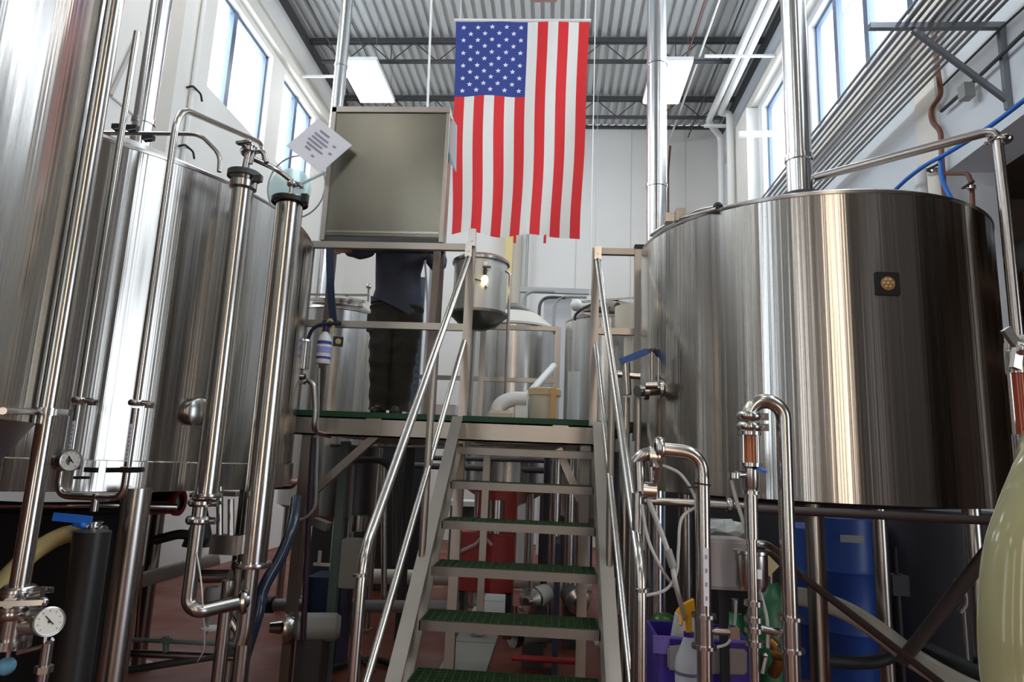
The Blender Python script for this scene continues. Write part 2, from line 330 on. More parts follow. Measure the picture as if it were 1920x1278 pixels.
# ------------------------------------------------------------------ ceiling lamps
def troffer(cx_, cy_, label):
    r = thing('ceiling_light', label, 'ceiling light', (cx_, cy_, 7.65), 'flat rectangular ceiling lights')
    bm = nb(); bx(bm, (cx_ - .31, cy_ - .62, 7.67), (cx_ + .31, cy_ + .62, 7.74)); part('housing', bm, WHITE, r)
    bm = nb(); bx(bm, (cx_ - .29, cy_ - .60, 7.65), (cx_ + .29, cy_ + .60, 7.669)); part('diffuser', bm, LAMP, r)
    [part('suspension_wire', B(cyl, (cx_ + sx, cy_ + sy, 7.74), (cx_ + sx, cy_ + sy, H + .02), .004, 6), STEEL, r) for sx in (-.25, .25) for sy in (-.5, .5)]; return r
troffer(-3.31, 10.07, 'flat white ceiling light hanging left of the flag, behind the left flue pipe')
troffer(1.64, 10.07, 'flat white ceiling light hanging right of the flag, behind the middle flue pipe')
for (x, y) in ((-3.3, 5.6), (1.64, 5.6), (-3.3, 1.2), (1.64, 1.2), (-3.3, -2.6), (1.64, -2.6)): troffer(x, y, 'flat white ceiling light hanging above the front of the brewhouse')
# ================================================================== TANKS
def tank(name, label, c, r, zb, zt, dome=.2, cone=.25, mt=None, legs=(), group=None, skirt=0, legr=.05, toplab=None):
    mt = mt or TANK; c = V(c[0], c[1], 0); root = thing(name, label, 'tank', (c.x, c.y, 0), group)
    part('body', B(lathe, [(r, zb), (r, zt)], c, seg=160), mt, root)
    part('top', B(lathe, [(r, zt - .012), (r + .004, zt - .004), (r + .004, zt + .006), (r * .98, zt + .02), (r * .6, zt + dome * .62), (r * .2, zt + dome), (0, zt + dome)], c, seg=96), STEEL, root)
    part('underside', B(lathe, [(r, zb + .006), (r - .01, zb), (r * .55, zb - cone * .6), (.08, zb - cone), (0, zb - cone)], c, seg=64), mat('dark_shaded_base', (.035, .033, .033), .6) if cone < .1 else BEAM, root)  # shallow bases: near-black colour stands in for shade beneath the tank
    if skirt: part('skirt', B(lathe, [(r + .004, zb - .002), (r + .012, zb), (r + .012, zb + skirt), (r + .001, zb + skirt + .004)], c, seg=160), mt, root)
    for a in legs:
        q = c + V(math.cos(a), math.sin(a), 0) * (r - .08); bm = nb(); cyl(bm, (q.x, q.y, .02), (q.x, q.y, zb - .0), legr, 20); cyl(bm, (q.x, q.y, 0), (q.x, q.y, .03), legr * 1.9, 20); part('leg', bm, STEEL, root)
    return root
CR, RR = V(1.437, 3.947, 0), .941
TR = tank('brewing_tank', 'largest steel brewing tank, wide drum on legs right of the stairs', CR, RR, 1.385, 2.80, .17, .06, legs=())
for (lx, ly) in [(v[0], v[1]) for v in (P(1532, 1100, 3.3), P(1655, 1100, 4.3), P(1832, 1100, 3.62), (.80, 4.25, 0))]:
    bm = nb(); cyl(bm, (lx, ly, .02), (lx, ly, 1.385), .042, 20); cyl(bm, (lx, ly, 0), (lx, ly, .03), .08, 20); part('leg', bm, STEEL, TR)
C2, R2 = V(-2.83, 3.5, 0), 1.346
T2 = tank('brewing_tank', 'wide steel brewing tank left of the platform behind the tall vertical pipes', C2, R2, 1.32, 2.77, .42, .06, legs=(-.05, PI * .5, PI), skirt=.12)
C1, R1 = V(-2.035, 1.272, 0), .79
T1 = tank('brewing_tank', 'tall mirror-bright steel tank cut off by the left edge, with a cone base', C1, R1, 1.55, 4.6, .2, .95, legs=(PI * .35, PI * .95, -PI * .5), legr=.04)
# front leg of tank 2, as the photo shows it
q = P(232, 1100, 2.62); bm = nb(); cyl(bm, (q.x, q.y, .02), (q.x, q.y, 1.34), .054, 24); cyl(bm, (q.x, q.y, 0), (q.x, q.y, .03), .1, 24); part('leg', bm, STEEL, T2)
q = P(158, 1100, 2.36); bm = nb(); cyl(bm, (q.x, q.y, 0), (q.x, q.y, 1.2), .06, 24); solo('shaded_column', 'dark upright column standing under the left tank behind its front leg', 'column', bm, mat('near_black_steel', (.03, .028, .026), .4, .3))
def back_tank(c, r, zb, zt, label, dome, mt=TANKC, **k): return tank('brewing_tank', label, c, r, zb, zt, dome, .2, mt, legs=(PI * 1.25, PI * 1.75, PI * .25, PI * .75), legr=.035, **k)
q = P(625, 700, 6.95); CBL = V(q.x, q.y, 0); TBL = back_tank(CBL, .44, 1.0, 2.98, 'steel tank standing behind the spray bottle at the left end of the platform', .2)
q = P(958, 700, 7.6); CBM = V(q.x, q.y, 0); TBM = tank('cone_top_tank', 'steel tank with a pale cone roof behind the hanging pot', CBM, .47, 1.2, 3.02, .3, .2, TANKC, legs=(PI * 1.25, PI * 1.75, PI * .25, PI * .75), legr=.04)
part('cone_roof', B(lathe, [(.47, 3.0), (.50, 3.0), (.50, 3.025), (.30, 3.19), (.05, 3.32), (0, 3.33)], CBM, seg=64), PVC, TBM, 'pale cone roof')
q = P(1135, 700, 7.0); CBR = V(q.x, q.y, 0); TBR = back_tank(CBR, .43, 1.0, 2.98, 'bluish steel tank seen between the right railing posts behind the platform', .22)
# manways and lids
def manway(root, p, ax, r):
    fm = frame(ax); p = Vector(p); part('manway', B(lathe, [(r, -.05), (r, .02), (r * 1.12, .02), (r * 1.12, .045), (r * .9, .055), (r * .3, .085), (0, .09)], p, ax, seg=36), STEEL, root)
    bm = nb(); beam(bm, p + fm @ V(-r * 1.25, 0, .09), p + fm @ V(r * 1.3, 0, .10), .03, .02); cyl(bm, p + fm @ V(r * 1.25, 0, .03), p + fm @ V(r * 1.25, 0, .17), .012, 8); ball(bm, p + fm @ V(r * 1.25, 0, .19), .032, seg=12); part('manway_clamp', bm, BLACK if False else STEEL, root)
manway(TBL, (CBL.x + .02, CBL.y - .1, 3.1), V(0, -.18, 1), .26); manway(TBR, (CBR.x + .02, CBR.y - .1, 3.13), V(-.1, -.3, 1), .27)
# large tank fittings: sloping hatch at the left of the rim, black knob, name plate, flue collar
h0, h1 = P(1250, 425, 3.75), P(1340, 384, 3.35); bm = nb()
tube(bm, smooth_path([P(1222, 440, 3.85), P(1262, 414, 3.6), P(1330, 396, 3.3), P(1345, 392, 3.25)], .2), .014, raw=True); box(bm, P(1262, 410, 3.6), (.09, .06, .05)); box(bm, P(1275, 404, 3.55), (.05, .05, .07)); tube(bm, smooth_path([P(1282, 408, 3.5), P(1310, 394, 3.4), P(1342, 388, 3.3)], .1), .013, raw=True); part('hatch_hinge', bm, CAST, TR)
part('knob', B(ball, P(1346, 388, 3.28), .026), BLACK, TR, 'round black knob on the hatch lever')
def plate(root, px, py, c, r, z, s):
    d = ray(px, py); d2 = V(d.x, d.y, 0).normalized(); e = V(c.x, c.y, 0); b = d2.dot(e); disc = max(0, r * r - (e.length_squared - b * b)); t = b - math.sqrt(disc); q = d2 * t; z = 1.5 + d.z / V(d.x, d.y, 0).length * t
    n = (q - e).normalized(); q = V(q.x, q.y, z) + n * .006; fm = frame(n); bm = nb(); box(bm, q, (s, s, .006), fm); pl = part('name_plate', bm, BLACK, root, 'square black plate with a tan emblem')
    bm = nb(); lathe(bm, [(0, .004), (s * .30, .004), (s * .30, .003)], q, n, 24); part('emblem', bm, mat('tan_emblem', (.42, .26, .10), .5), pl)
    bm = nb()
    for i in range(6): a = i * PI / 3; ball(bm, q + fm @ V(s * .17 * math.cos(a), s * .17 * math.sin(a), .005), s * .07, (1, 1, 1), 8)
    ball(bm, q + n * .005, s * .08, seg=8); part('emblem_relief', bm, mat('pale_tan_emblem', (.62, .44, .22), .5), pl)
plate(TR, 1663, 532, CR, RR, 2.2, .105); plate(TBL, 634, 640, CBL, .44, 2.6, .1)
# flues
def flue(label, px0, py0, Y, ztop, r, zb=None, joints=(), mt=FLUE, loc=None):
    q = loc or P(px0, py0, Y); z0 = zb if zb is not None else q.z; root = thing('flue_pipe', label, 'flue pipe', (q.x, q.y, z0)); part('tube', B(cyl, (q.x, q.y, z0), (q.x, q.y, ztop), r, 40), mt, root)
    for zj in joints: part('joint_band', B(lathe, [(r, zj - .02), (r + .008, zj - .015), (r + .008, zj + .015), (r, zj + .02)], (q.x, q.y, 0), seg=40), mt, root)
    return root, q
fr_, qf = flue('wide bright flue rising from the top of the largest tank at right', 1499, 330, 3.62, H, .068, 2.90, (3.25, 4.3, 5.6))
part('collar', B(lathe, [(.07, 2.995), (.125, 2.995), (.125, 3.02), (.07, 3.02)], (qf.x, qf.y, 0)), DKGREY, fr_, 'dark flange collar')
flue('long thin flue standing right of the flag', 1231, 380, 6.2, H, .098, .02, (4.2, 5.5, 6.6))
flue('flue rising behind the steel cabinet left of the flag', 637, 150, 7.0, H, .07, 3.1, (4.4, 6.0))
flue('bright flue rising behind the tall pipes from the left tank top', 265, 255, 3.9, H, .065, 3.08, (3.6, 4.9, 6.4))
# ================================================================== PLATFORM AND STAIRS
def grating(x0, x1, y0, y1, z, t=.03, sp=.045, w=.007):
    bm = nb(); n = max(2, round((x1 - x0) / sp)); m_ = max(2, round((y1 - y0) / sp))
    for i in range(n + 1): x = x0 + (x1 - x0) * i / n; bx(bm, (x - w / 2, y0, z - t), (x + w / 2, y1, z))
    for j in range(m_ + 1): y = y0 + (y1 - y0) * j / m_; bx(bm, (x0, y - w / 2, z - t + .001), (x1, y + w / 2, z - .001))
    return bm
PX0, PX1, PY0, PY1, PZT = -1.70, .55, 4.30, 6.20, 1.785
pf = thing('service_platform', 'raised steel service platform with green grating deck between the tanks', 'platform', (-.58, 4.3, 0))
for (a, b) in ((PX0, -.64), (-.60, PX1)): part('deck_grating', grating(a, b, PY0 + .012, PY1, PZT, .038, .05, .01), GRATE, pf, 'green grating')
bm = nb(); bx(bm, (PX0, PY0 - .004, PZT - .036), (-.64, PY0 + .01, PZT)); bx(bm, (-.60, PY0 - .004, PZT - .036), (.21, PY0 + .01, PZT)); part('deck_edge', bm, mat('dark_green_grating_edge', (.01, .07, .03), .6), pf, 'dark green edge strip')
def channel(bm, a, b, z0, z1, y, dy):
    bx(bm, (a, y, z0), (b, y + .01, z1)); bx(bm, (a, y, z0), (b, y + dy, z0 + .01)); bx(bm, (a, y, z1 - .01), (b, y + dy, z1))
bm = nb(); channel(bm, PX0, .27, 1.625, 1.748, PY0, .06); part('front_beam', bm, BEAM, pf)
bm = nb(); channel(bm, PX0, PX1, 1.625, 1.748, PY1, -.06); part('rear_beam', bm, BEAM, pf)
for x in (PX0, PX0 + .75, -.62, .2): bm = nb(); bx(bm, (x, PY0 + .01, 1.64), (x + .05, PY1, 1.742)); part('cross_beam', bm, BEAM, pf)
for (x, y) in ((-1.63, 4.36), (-.61, 4.36), (.19, 4.36), (-1.63, 6.1), (-.61, 6.1), (.45, 6.1)): bm = nb(); box(bm, (x, y, .83), (.06, .06, 1.60)); box(bm, (x, y, .01), (.14, .14, .02)); part('leg', bm, BEAM, pf)
bm = nb(); beam(bm, (-1.60, 4.36, 1.22), (-1.17, 4.36, 1.64), .05, .05); part('brace', bm, BEAM, pf)
bm = nb(); beam(bm, (.17, 4.40, 1.28), (.02, 4.40, 1.60), .05, .05); part('brace', bm, BEAM, pf)
[part('joint_plate', B(box, (x_, PY0 - .006, 1.69), (.1, .006, .11)), BEAM, pf) for x_ in (-1.18, .03)]
# platform railing
rl = thing('platform_railing', 'left steel railing along the front edge of the platform', 'railing', (-1.1, 4.32, 1.785))
xl = P(584, 460, 4.33).x
for x, w in ((xl, .04), (-.605, .055)): bm = nb(); box(bm, (x, 4.33, 2.30), (w, w, 1.26)); part('post', bm, BEAM, rl)
for z in (2.925, 2.37): bm = nb(); beam(bm, (xl, 4.33, z), (-.605, 4.33, z), .04, .045); part('rail', bm, BEAM, rl)
bm = nb(); box(bm, (-.6, 4.29, 2.98), (.05, .045, .12)); cyl(bm, (-.6, 4.262, 2.96), (-.6, 4.27, 2.96), .012, 8); part('rail_bracket', bm, CAST, rl)
rr = thing('platform_railing', 'short steel railing between the stairs and the largest tank', 'railing', (.38, 4.32, 1.785))
for x, w in ((.235, .05), (.522, .06)): bm = nb(); box(bm, (x, 4.33, 2.30), (w, w, 1.27)); part('post', bm, BEAM, rr)
for z in (2.915, 2.37): bm = nb(); beam(bm, (.235, 4.33, z), (.522, 4.33, z), .04, .042); part('rail', bm, BEAM, rr)
bm = nb(); box(bm, (.535, 4.33, 2.945), (.09, .07, .03)); part('post_cap', bm, BLACK, rr, 'black post cap')
rb = thing('platform_railing', 'rear steel railing across the back edge of the platform', 'railing', (-.2, 6.15, 1.785))
for px in (775, 905, 1046): q = P(px, 650, 6.12); bm = nb(); box(bm, (q.x, 6.12, 2.27), (.05, .05, .97)); part('post', bm, BEAM, rb)
x0, x1 = P(740, 650, 6.12).x, P(1046, 650, 6.12).x
for z in (2.74, 2.25): bm = nb(); beam(bm, (x0, 6.12, z), (x1, 6.12, z), .035, .04); part('rail', bm, BEAM, rb)
# stairs
TREADM = mat('worn_tread_steel', (.27, .25, .235), .42, .9, vary=(.1, 9, V1))
ST = thing('staircase', 'open steel staircase with green grating treads climbing to the platform', 'staircase', (-.18, 3.2, 0))
for k_ in range(1, 9):
    z = .1975 * k_; y = 4.07 - (8 - k_) * .235; bm = nb(); x0, x1 = -.585, .222
    bx(bm, (x0, y, z - .042), (x1, y + .006, z)); bx(bm, (x0, y + .006, z - .042), (x1, y + .03, z - .036)); bx(bm, (x0, y + .235, z - .042), (x1, y + .24, z))
    bx(bm, (x0, y, z - .042), (x0 + .006, y + .24, z - .002)); bx(bm, (x1 - .006, y, z - .042), (x1, y + .24, z - .002)); t = part('tread', bm, TREADM, ST)
    part('tread_grating', grating(x0 + .01, x1 - .01, y + .012, y + .232, z + .004, .03, .034, .006), GRATE, t, 'green grating')
sl = V(0, 4.3 - 2.19, 1.785).normalized()
for x in (-.625, .262):
    bm = nb(); a = V(x, 4.30, 1.70); b = V(x, 2.17, -.01 + .0); b = a - sl * 2.52; beam(bm, a, b, .008, .19)
    for s in (-1, 1): up = sl.cross(V(1, 0, 0)).normalized(); o_ = up * (.095 * s); beam(bm, a + o_, b + o_, .066, .008)
    bmesh.ops.bisect_plane(bm, geom=list(bm.verts) + list(bm.edges) + list(bm.faces), plane_co=(0, 0, .0), plane_no=(0, 0, -1), clear_outer=True)
    part('stringer', bm, BEAM, ST)
for s, x, xb in ((-1, -.615, -.655), (1, .245, .30)):
    top = V(x, 4.27, 2.84); low = V(xb, 2.38, 1.16); bm = nb(); tube(bm, [top, low, V(xb, 2.36, .0)], .0195, .10, 18); part('handrail', bm, POL, ST)
    bm = nb(); lathe(bm, [(.019, -.006), (.026, -.005), (.026, .005), (.019, .006)], (xb, 2.362, 1.10), seg=20); part('rail_collar', bm, CAST, ST); part('rail_foot', B(cyl, (xb, 2.36, 0), (xb, 2.36, .012), .05, 20), CAST, ST)
    bm = nb(); tube(bm, [V(x, 4.28, 2.27), V(xb * .99, 2.40, .60)], .016, 0, 14); part('mid_rail', bm, POL, ST)
    bm = nb(); xx = x - .025 * (-s) * 0 + (-.02 if s < 0 else .03); cyl(bm, (xx, 3.37, .92), (xx, 3.37, 2.03), .018, 14); box(bm, (xx, 3.35, .93), (.055, .03, .10)); cyl(bm, (xx, 3.33, .93), (xx, 3.336, .93), .012, 8); part('handrail_post', bm, BEAM, ST)
    bm = nb(); box(bm, (x, 4.27, 2.88), (.045, .05, .09)); cyl(bm, (x, 4.24, 2.88), (x, 4.25, 2.88), .01, 8); part('rail_end_bracket', bm, CAST, ST)
# ================================================================== UPPER PART: FLAG, CABINET, OVERHEAD PIPES
FY = 7.2
fl = thing('flag', 'large flag with red and white stripes and stars hanging down from the ceiling', 'flag', P(977, 447, FY))
TLc, TRc, BRc, BLc = (855, 41), (1105, 41), (1088, 447), (845, 437)
def fpt(u, v, off=0):       # u across 0..1, v down 0..1
    a = Vector((TLc[0] + (TRc[0] - TLc[0]) * u, TLc[1] + (TRc[1] - TLc[1]) * u)); b = Vector((BLc[0] + (BRc[0] - BLc[0]) * u, BLc[1] + (BRc[1] - BLc[1]) * u))
    q = a.lerp(b, v); p_ = P(q.x, q.y, FY); p_.x += .012 * math.sin(v * 9 + u * 3) * v; w = .035 * math.sin(u * 15 + v * 2.5) * (.25 + v) + .02 * math.sin(v * 8 + u * 5) * v
    if v > .98: p_.z += .02 * math.sin(u * 11)
    p_.y += w + off; return p_
VC = .352
bm = nb(); NU, NV = 13 * 6, 80; grid = [[bm.verts.new(fpt(i / NU, j / NV)) for i in range(NU + 1)] for j in range(NV + 1)]
for j in range(NV):
    for i in range(NU):
        f = bm.faces.new((grid[j][i], grid[j][i + 1], grid[j + 1][i + 1], grid[j + 1][i])); st = i // 6
        f.material_index = 2 if (st < 7 and (j + .5) / NV < VC) else (1 if st % 2 == 0 else 0)
part('cloth', bm, [FLAGW, FLAGR, FLAGB], fl)
bm = nb()
for r_ in range(11):
    n_ = 5 if r_ % 2 == 0 else 4
    for c_ in range(n_):
        u0 = (7 / 13) * ((1 + 2 * c_ + (r_ % 2)) / 10 + .01); v0 = VC * ((r_ + .9) / 11.9); cen = fpt(u0, v0, -.004); vs = []
        for k_ in range(10): a = PI / 2 + k_ * PI / 5; rr_ = .034 if k_ % 2 == 0 else .015; vs.append(bm.verts.new(cen + V(rr_ * math.cos(a), -.002, rr_ * math.sin(a))))
        cv = bm.verts.new(cen + V(0, -.006, 0))
        for k_ in range(10): bm.faces.new((vs[k_], vs[(k_ + 1) % 10], cv))
st_ = part('stars', bm, mat('star_white_cloth', (.75, .78, .88), .8), fl, 'white stars'); st_['kind'] = 'stuff'
bm = nb(); tube(bm, [fpt(0, 0) + V(-.02, 0, .02), fpt(.5, 0) + V(0, 0, .02), fpt(1, 0) + V(.02, 0, .02)], .022, 0, 10); part('header_sleeve', bm, FLAGW, fl, 'white header sleeve')
for u in (.03, .97):
    bm = nb(); a = fpt(u, 0); tube(bm, [a + V(0, 0, .03), a + V(0, 0, H - a.z)], .004, 0, 6); part('hanging_cord', bm, WHITE, fl)
for u in (.505, .735):
    bm = nb(); a = fpt(u, 1); box(bm, a + V(0, 0, -.035), (.03, .006, .10)); part('loose_tail', bm, FLAGR, fl)
pipe('hanging_rod', 'thin white vertical rod left of the flag canton', 'rod', [P(801, 220, 6.6), P(809, 0, 6.6).xyz * 1], .013, WHITE, 0)
q = P(801, 205, 6.6); bpy.data.objects['hanging_rod'].location = bpy.data.objects['hanging_rod'].location
for (px, yb, Yw, lb) in ((1112, 235, 8.2, 'thin white cord hanging right of the flag'), (1249, 235, 9.0, 'thin cord hanging right of the middle flue')):
    a = P(px, yb, Yw); pipe('ceiling_wire', lb, 'cord', [V(a.x, a.y, 3.2), V(a.x, a.y, H)], .006, WHITE, 0)
# steel cabinet
cb = thing('control_cabinet', 'large square steel cabinet raised on legs left of the flag', 'cabinet', (-1.29, 4.45, 1.785))
CX0, CX1, CY0, CY1, CZ0, CZ1 = -1.70, -.845, 4.45, 4.68, 3.03, 4.02
bm = nb(); bx(bm, (CX0, CY0, CZ0), (CX1, CY1, CZ1)); bmesh.ops.bevel(bm, geom=bm.edges[:], offset=.008, segments=2, affect='EDGES'); part('body', bm, BOXST, cb)
bm = nb(); bx(bm, (CX0 - .01, CY0 - .012, CZ1 - .035), (CX1 + .01, CY1, CZ1 + .008)); part('top_frame', bm, BEAM, cb)
bm = nb(); bx(bm, (CX0 - .012, CY0 - .012, CZ0 - .03), (CX0 + .022, CY0 + .02, CZ1)); part('side_frame', bm, BEAM, cb)
bm = nb(); bx(bm, (CX1 - .012, CY0 - .008, CZ0 - .03), (CX1 + .012, CY0 + .02, CZ1)); part('side_frame', bm, BEAM, cb)
bm = nb(); bx(bm, (CX0 + .03, CY0 - .004, CZ0 + .03), (CX1 - .02, CY0, CZ0 + .045)); part('door_seam', bm, STEEL, cb)
bm = nb(); bx(bm, (CX0, CY0, CZ0 - .045), (CX1, CY1, CZ0)); part('base_tray', bm, DKGREY, cb)
for (x, y) in ((CX1 - .025, CY0 + .03), (CX0 + .02, CY1 - .03), (CX1 - .025, CY1 - .03)): bm = nb(); bx(bm, (x - .022, y - .022, 1.785), (x + .022, y + .022, CZ0)); part('leg', bm, mat('brown_grey_leg_steel', (.20, .16, .14), .45, .7), cb)
# paper notices
def sheet(name, label, cat, px, Y, mt, t=.004, dy=(0, 0, 0, 0), lines=None):
    bm = nb(); vs = [P(x, y, Y + d) for (x, y), d in zip(px, dy)]; vs[2] = vs[1] + vs[3] - vs[0]; n = (vs[1] - vs[0]).cross(vs[3] - vs[0]).normalized()
    if n.y > 0: n = -n
    f = bm.faces.new([bm.verts.new(v) for v in vs]); r = bmesh.ops.extrude_face_region(bm, geom=[f]); bmesh.ops.translate(bm, vec=-n * t, verts=[v for v in r['geom'] if isinstance(v, bmesh.types.BMVert)])
    root = thing(name, label, cat, vs[2]); part('sheet', bm, mt, root, smooth=False)
    if lines:
        bm = nb(); u = (vs[1] - vs[0]); w = (vs[3] - vs[0])
        for (a, b, c_) in lines:
            p0 = vs[0] + u * a + w * c_ + n * .003; p1 = vs[0] + u * b + w * c_ + n * .003; beam(bm, p0, p1, .013, .002, n)
        part('writing', bm, INK, root)
    return root
sheet('paper_notice', 'tilted white paper notice with grey writing hanging on the left corner of the steel cabinet', 'notice', [(597, 222), (660, 272), (592, 321), (537, 273)], 4.35, WHITEC, dy=(0, .03, -.03, -.04),
      lines=[(.25, .52, .2), (.2, .6, .32), (.22, .66, .42), (.2, .6, .52), (.25, .7, .62), (.3, .45, .72), (.72, .8, .3), (.78, .86, .5), (.55, .62, .8)])
sheet('paper_sheet', 'pale blue sheet hanging on the right side of the steel cabinet', 'sheet', [(838, 205), (857, 235), (860, 322), (836, 292)], 4.6, PALEBL)
sheet('paper_sheet', 'small white sheet between the steel cabinet and the flag', 'sheet', [(844, 208), (856, 240), (858, 305), (842, 285)], 4.56, WHITEC)
# overhead pipes at right
a0, a1 = PZ(1478, -60, 7.9), PZ(1366, 212, 7.9); down = P(1381, 384, a1.y + .35)
pipe('white_ceiling_pipe', 'thick white pipe under the roof at right, turning down by the far wall', 'pipe', [V(a0.x, 1.0, 7.9), V(a0.x, a1.y, 7.9), V(a0.x + .17, a1.y, 7.9), V(a0.x + .17, a1.y, 3.0)], .062, WHITE, .12)
b0 = PZ(1430, 0, 7.9); b1 = PZ(1325, 228, 7.9)
pipe('white_ceiling_pipe', 'thick white pipe under the roof, left one of the pair at right', 'pipe', [V(b0.x, 1.0, 7.9), V(b0.x, b1.y, 7.9), V(b0.x + .30, b1.y + .3, 7.75), V(b0.x + .30, b1.y + .3, 3.0)], .058, WHITE, .1)
bm = nb(); q = PZ(1320, 236, 7.75); beam(bm, q, (XR, q.y, q.z), .05, .05); solo('pipe_support', 'white strut carrying the two white ceiling pipes at their far end', 'strut', bm, WHITE)
bm = nb(); q = P(1385, 252, 9.6); beam(bm, q, (XR, 9.6, q.z + .02), .07, .07); solo('wall_strut', 'short white strut reaching from the right windows to the white pipes', 'strut', bm, WHITE)
bm = nb(); q = PZ(567, 112, 7.9); beam(bm, (XL, q.y, 7.6), (-3.3, q.y, 7.6), .035, .035); solo('wall_strut', 'thin white strut between the left wall and the left flue', 'strut', bm, WHITE)
bm = nb(); q = PZ(1385, 105, 7.7); beam(bm, (2.1, q.y, 7.7), (XR, q.y, 7.7), .035, .035); solo('wall_strut', 'thin white strut crossing the white ceiling pipes at right', 'strut', bm, WHITE)
for (p0, z, mt, lb, r) in (((1322, 0), 8.1, BRONZE, 'thin red brown pipe under the roof right of the middle flue', .014), ((1345, 10), 8.15, WHITE, 'thin white conduit under the roof right of the middle flue', .02), ((575, 0), 8.2, DKGREY, 'thin dark conduit under the roof along the left wall', .016), ((1395, 0), 8.2, DKGREY, 'thin dark conduit under the roof along the right wall', .014), ((640, 0), 8.2, DKGREY, 'thin dark conduit under the roof above the left ceiling light', .010)):
    a = PZ(*p0, z); pipe('roof_conduit', lb, 'conduit', [V(a.x, 1.5, z), V(a.x, 12.9, z)], r, mt, 0, seg=8)
a = P(1255, 250, 12.7); pipe('sprinkler_drop_pipe', 'dark slim pipe running down the far wall right of the middle flue', 'pipe', [V(a.x + .05, 12.9, 8.0), V(a.x, 12.85, 7.4), V(a.x, 12.85, .02)], .022, BRONZE, .1, seg=8)
bm = nb(); a = P(1020, -2, 6.0); box(bm, a + V(0, 0, .06), (.26, .05, .16)); solo('small_hanging_sign', 'small pale sign cut off by the top edge above the flag', 'sign', bm, mat('pale_red_sign', (.85, .62, .60), .5))
# pipe rack along the right wall
RZ = 4.88; xs0 = PZ(1716, 15, RZ).x; n_ = 12
w_r = (3.16 - xs0) / (n_ - 1)
for i in range(n_):
    x = xs0 + w_r * i; lb = {0: 'leftmost, nearest the hall', n_ - 1: 'rightmost, nearest the wall'}.get(i)
    nm = ['first', 'second', 'third', 'fourth', 'fifth', 'sixth', 'seventh', 'eighth', 'ninth', 'tenth', 'eleventh', 'twelfth'][i]
    bm = nb(); cyl(bm, (x, 1.2, RZ + .045), (x, 10.6, RZ + .045), .013 + .005 * (i % 3 == 1), 10)
    solo('rack_pipe', 'thin grey steel pipe on the wall rack, ' + (lb or nm + ' counted from the windows'), 'pipe', bm, mat('grey_rack_pipe_steel', (.42, .42, .42), .35, .9), 'parallel pipes on the right wall rack')
for k_, Yb in enumerate((4.74, 8.4, 1.6)):
    if k_ == 0: l_ = 'grey steel bracket with diagonal brace carrying the pipe rack, upper right'
    elif k_ == 1: l_ = 'far grey bracket under the pipe rack near the flue of the largest tank'
    else: continue
    rk = thing('pipe_bracket', l_, 'bracket', (3.2, Yb, 4.25), 'pipe rack brackets'); x0 = 2.30 if k_ == 0 else 2.5
    bm = nb(); beam(bm, (x0, Yb, RZ), (XR, Yb, RZ), .045, .045); part('arm', bm, DKGREY if False else mat('grey_bracket_steel', (.22, .23, .25), .4, .6), rk)
    bm = nb(); beam(bm, (2.62, Yb, RZ - .03), (XR - .03, Yb, 4.27), .035, .035); part('diagonal_brace', bm, MAT['grey_bracket_steel'], rk)
    bm = nb(); beam(bm, (XR - .025, Yb, RZ), (XR - .025, Yb, 4.2), .04, .04, V(0, 1, 0)); part('wall_post', bm, MAT['grey_bracket_steel'], rk)
# wall pipes, hoses right
XW = 3.22
pipe('brown_wall_pipe', 'brown copper pipe with an offset bend running down the right wall', 'pipe', [PX(1748, 20, XW), PX(1758, 130, XW), PX(1765, 178, XW), PX(1745, 205, XW), PX(1747, 228, XW), PX(1764, 245, XW), PX(1766, 300, XW), PX(1772, 380, XW)], .021, BRONZE, .06)
pipe('brown_wall_pipe', 'short dark pipe bend with a valve on the white wall above the largest tank', 'pipe', [PX(1775, 325, XW), PX(1815, 325, XW), PX(1822, 345, XW), PX(1826, 440, XW)], .018, BRONZE, .05)
valve('valve', 'small black valve on the dark pipe above the largest tank', PX(1822, 352, XW - .02), V(0, 0, 1), .02, V(-1, 0, 0), BLACK)
valve('valve', 'small black valve beside the blue hose on the right wall', PX(1750, 322, XW - .03), V(0, 0, 1), .03, V(-1, -.3, 0), BLACK)
pipe('wall_cable', 'dark conduit slanting up the right wall to the corner', 'conduit', [PX(1765, 208, XW), PX(1808, 170, XW), PX(1920, 62, XW), PX(1990, 0, XW)], .016, DKGREY, .02)
pipe('wall_cable', 'thin dark cable slanting up the right wall under the bracket', 'cable', [PX(1768, 160, XW), PX(1880, 50, XW), PX(1930, 5, XW)], .009, DKGREY, .02)
bm = nb(); box(bm, PX(1812, 172, XW - .04), (.08, .09, .12)); solo('junction_box', 'small grey junction box on the dark wall conduit', 'junction box', bm, GREYBOX)
pipe('blue_hose', 'long bright blue hose slanting down the right wall toward the largest tank', 'hose', [PX(1990, 130, 3.1), PX(1920, 188, 3.1), PX(1850, 241, 3.05), PX(1780, 285, 3.0), PX(1735, 310, 2.95), PX(1700, 336, 2.9), PX(1668, 366, 2.85)], .017, LBLUE, sp=True)
pipe('blue_hose', 'short bright blue hose hanging down behind the largest tank', 'hose', [PX(1763, 292, 3.0), PX(1764, 320, 3.0), PX(1770, 345, 3.0), PX(1785, 376, 3.0), PX(1795, 400, 3.0)], .017, LBLUE, sp=True)
bm = nb(); q = PX(1750, 355, 3.15); cyl(bm, (q.x - .1, q.y, 3.2), (q.x - .1, q.y, q.z + .2), .05, 16); solo('white_standpipe', 'white standpipe below the black valve on the right wall', 'pipe', bm, WHITE)
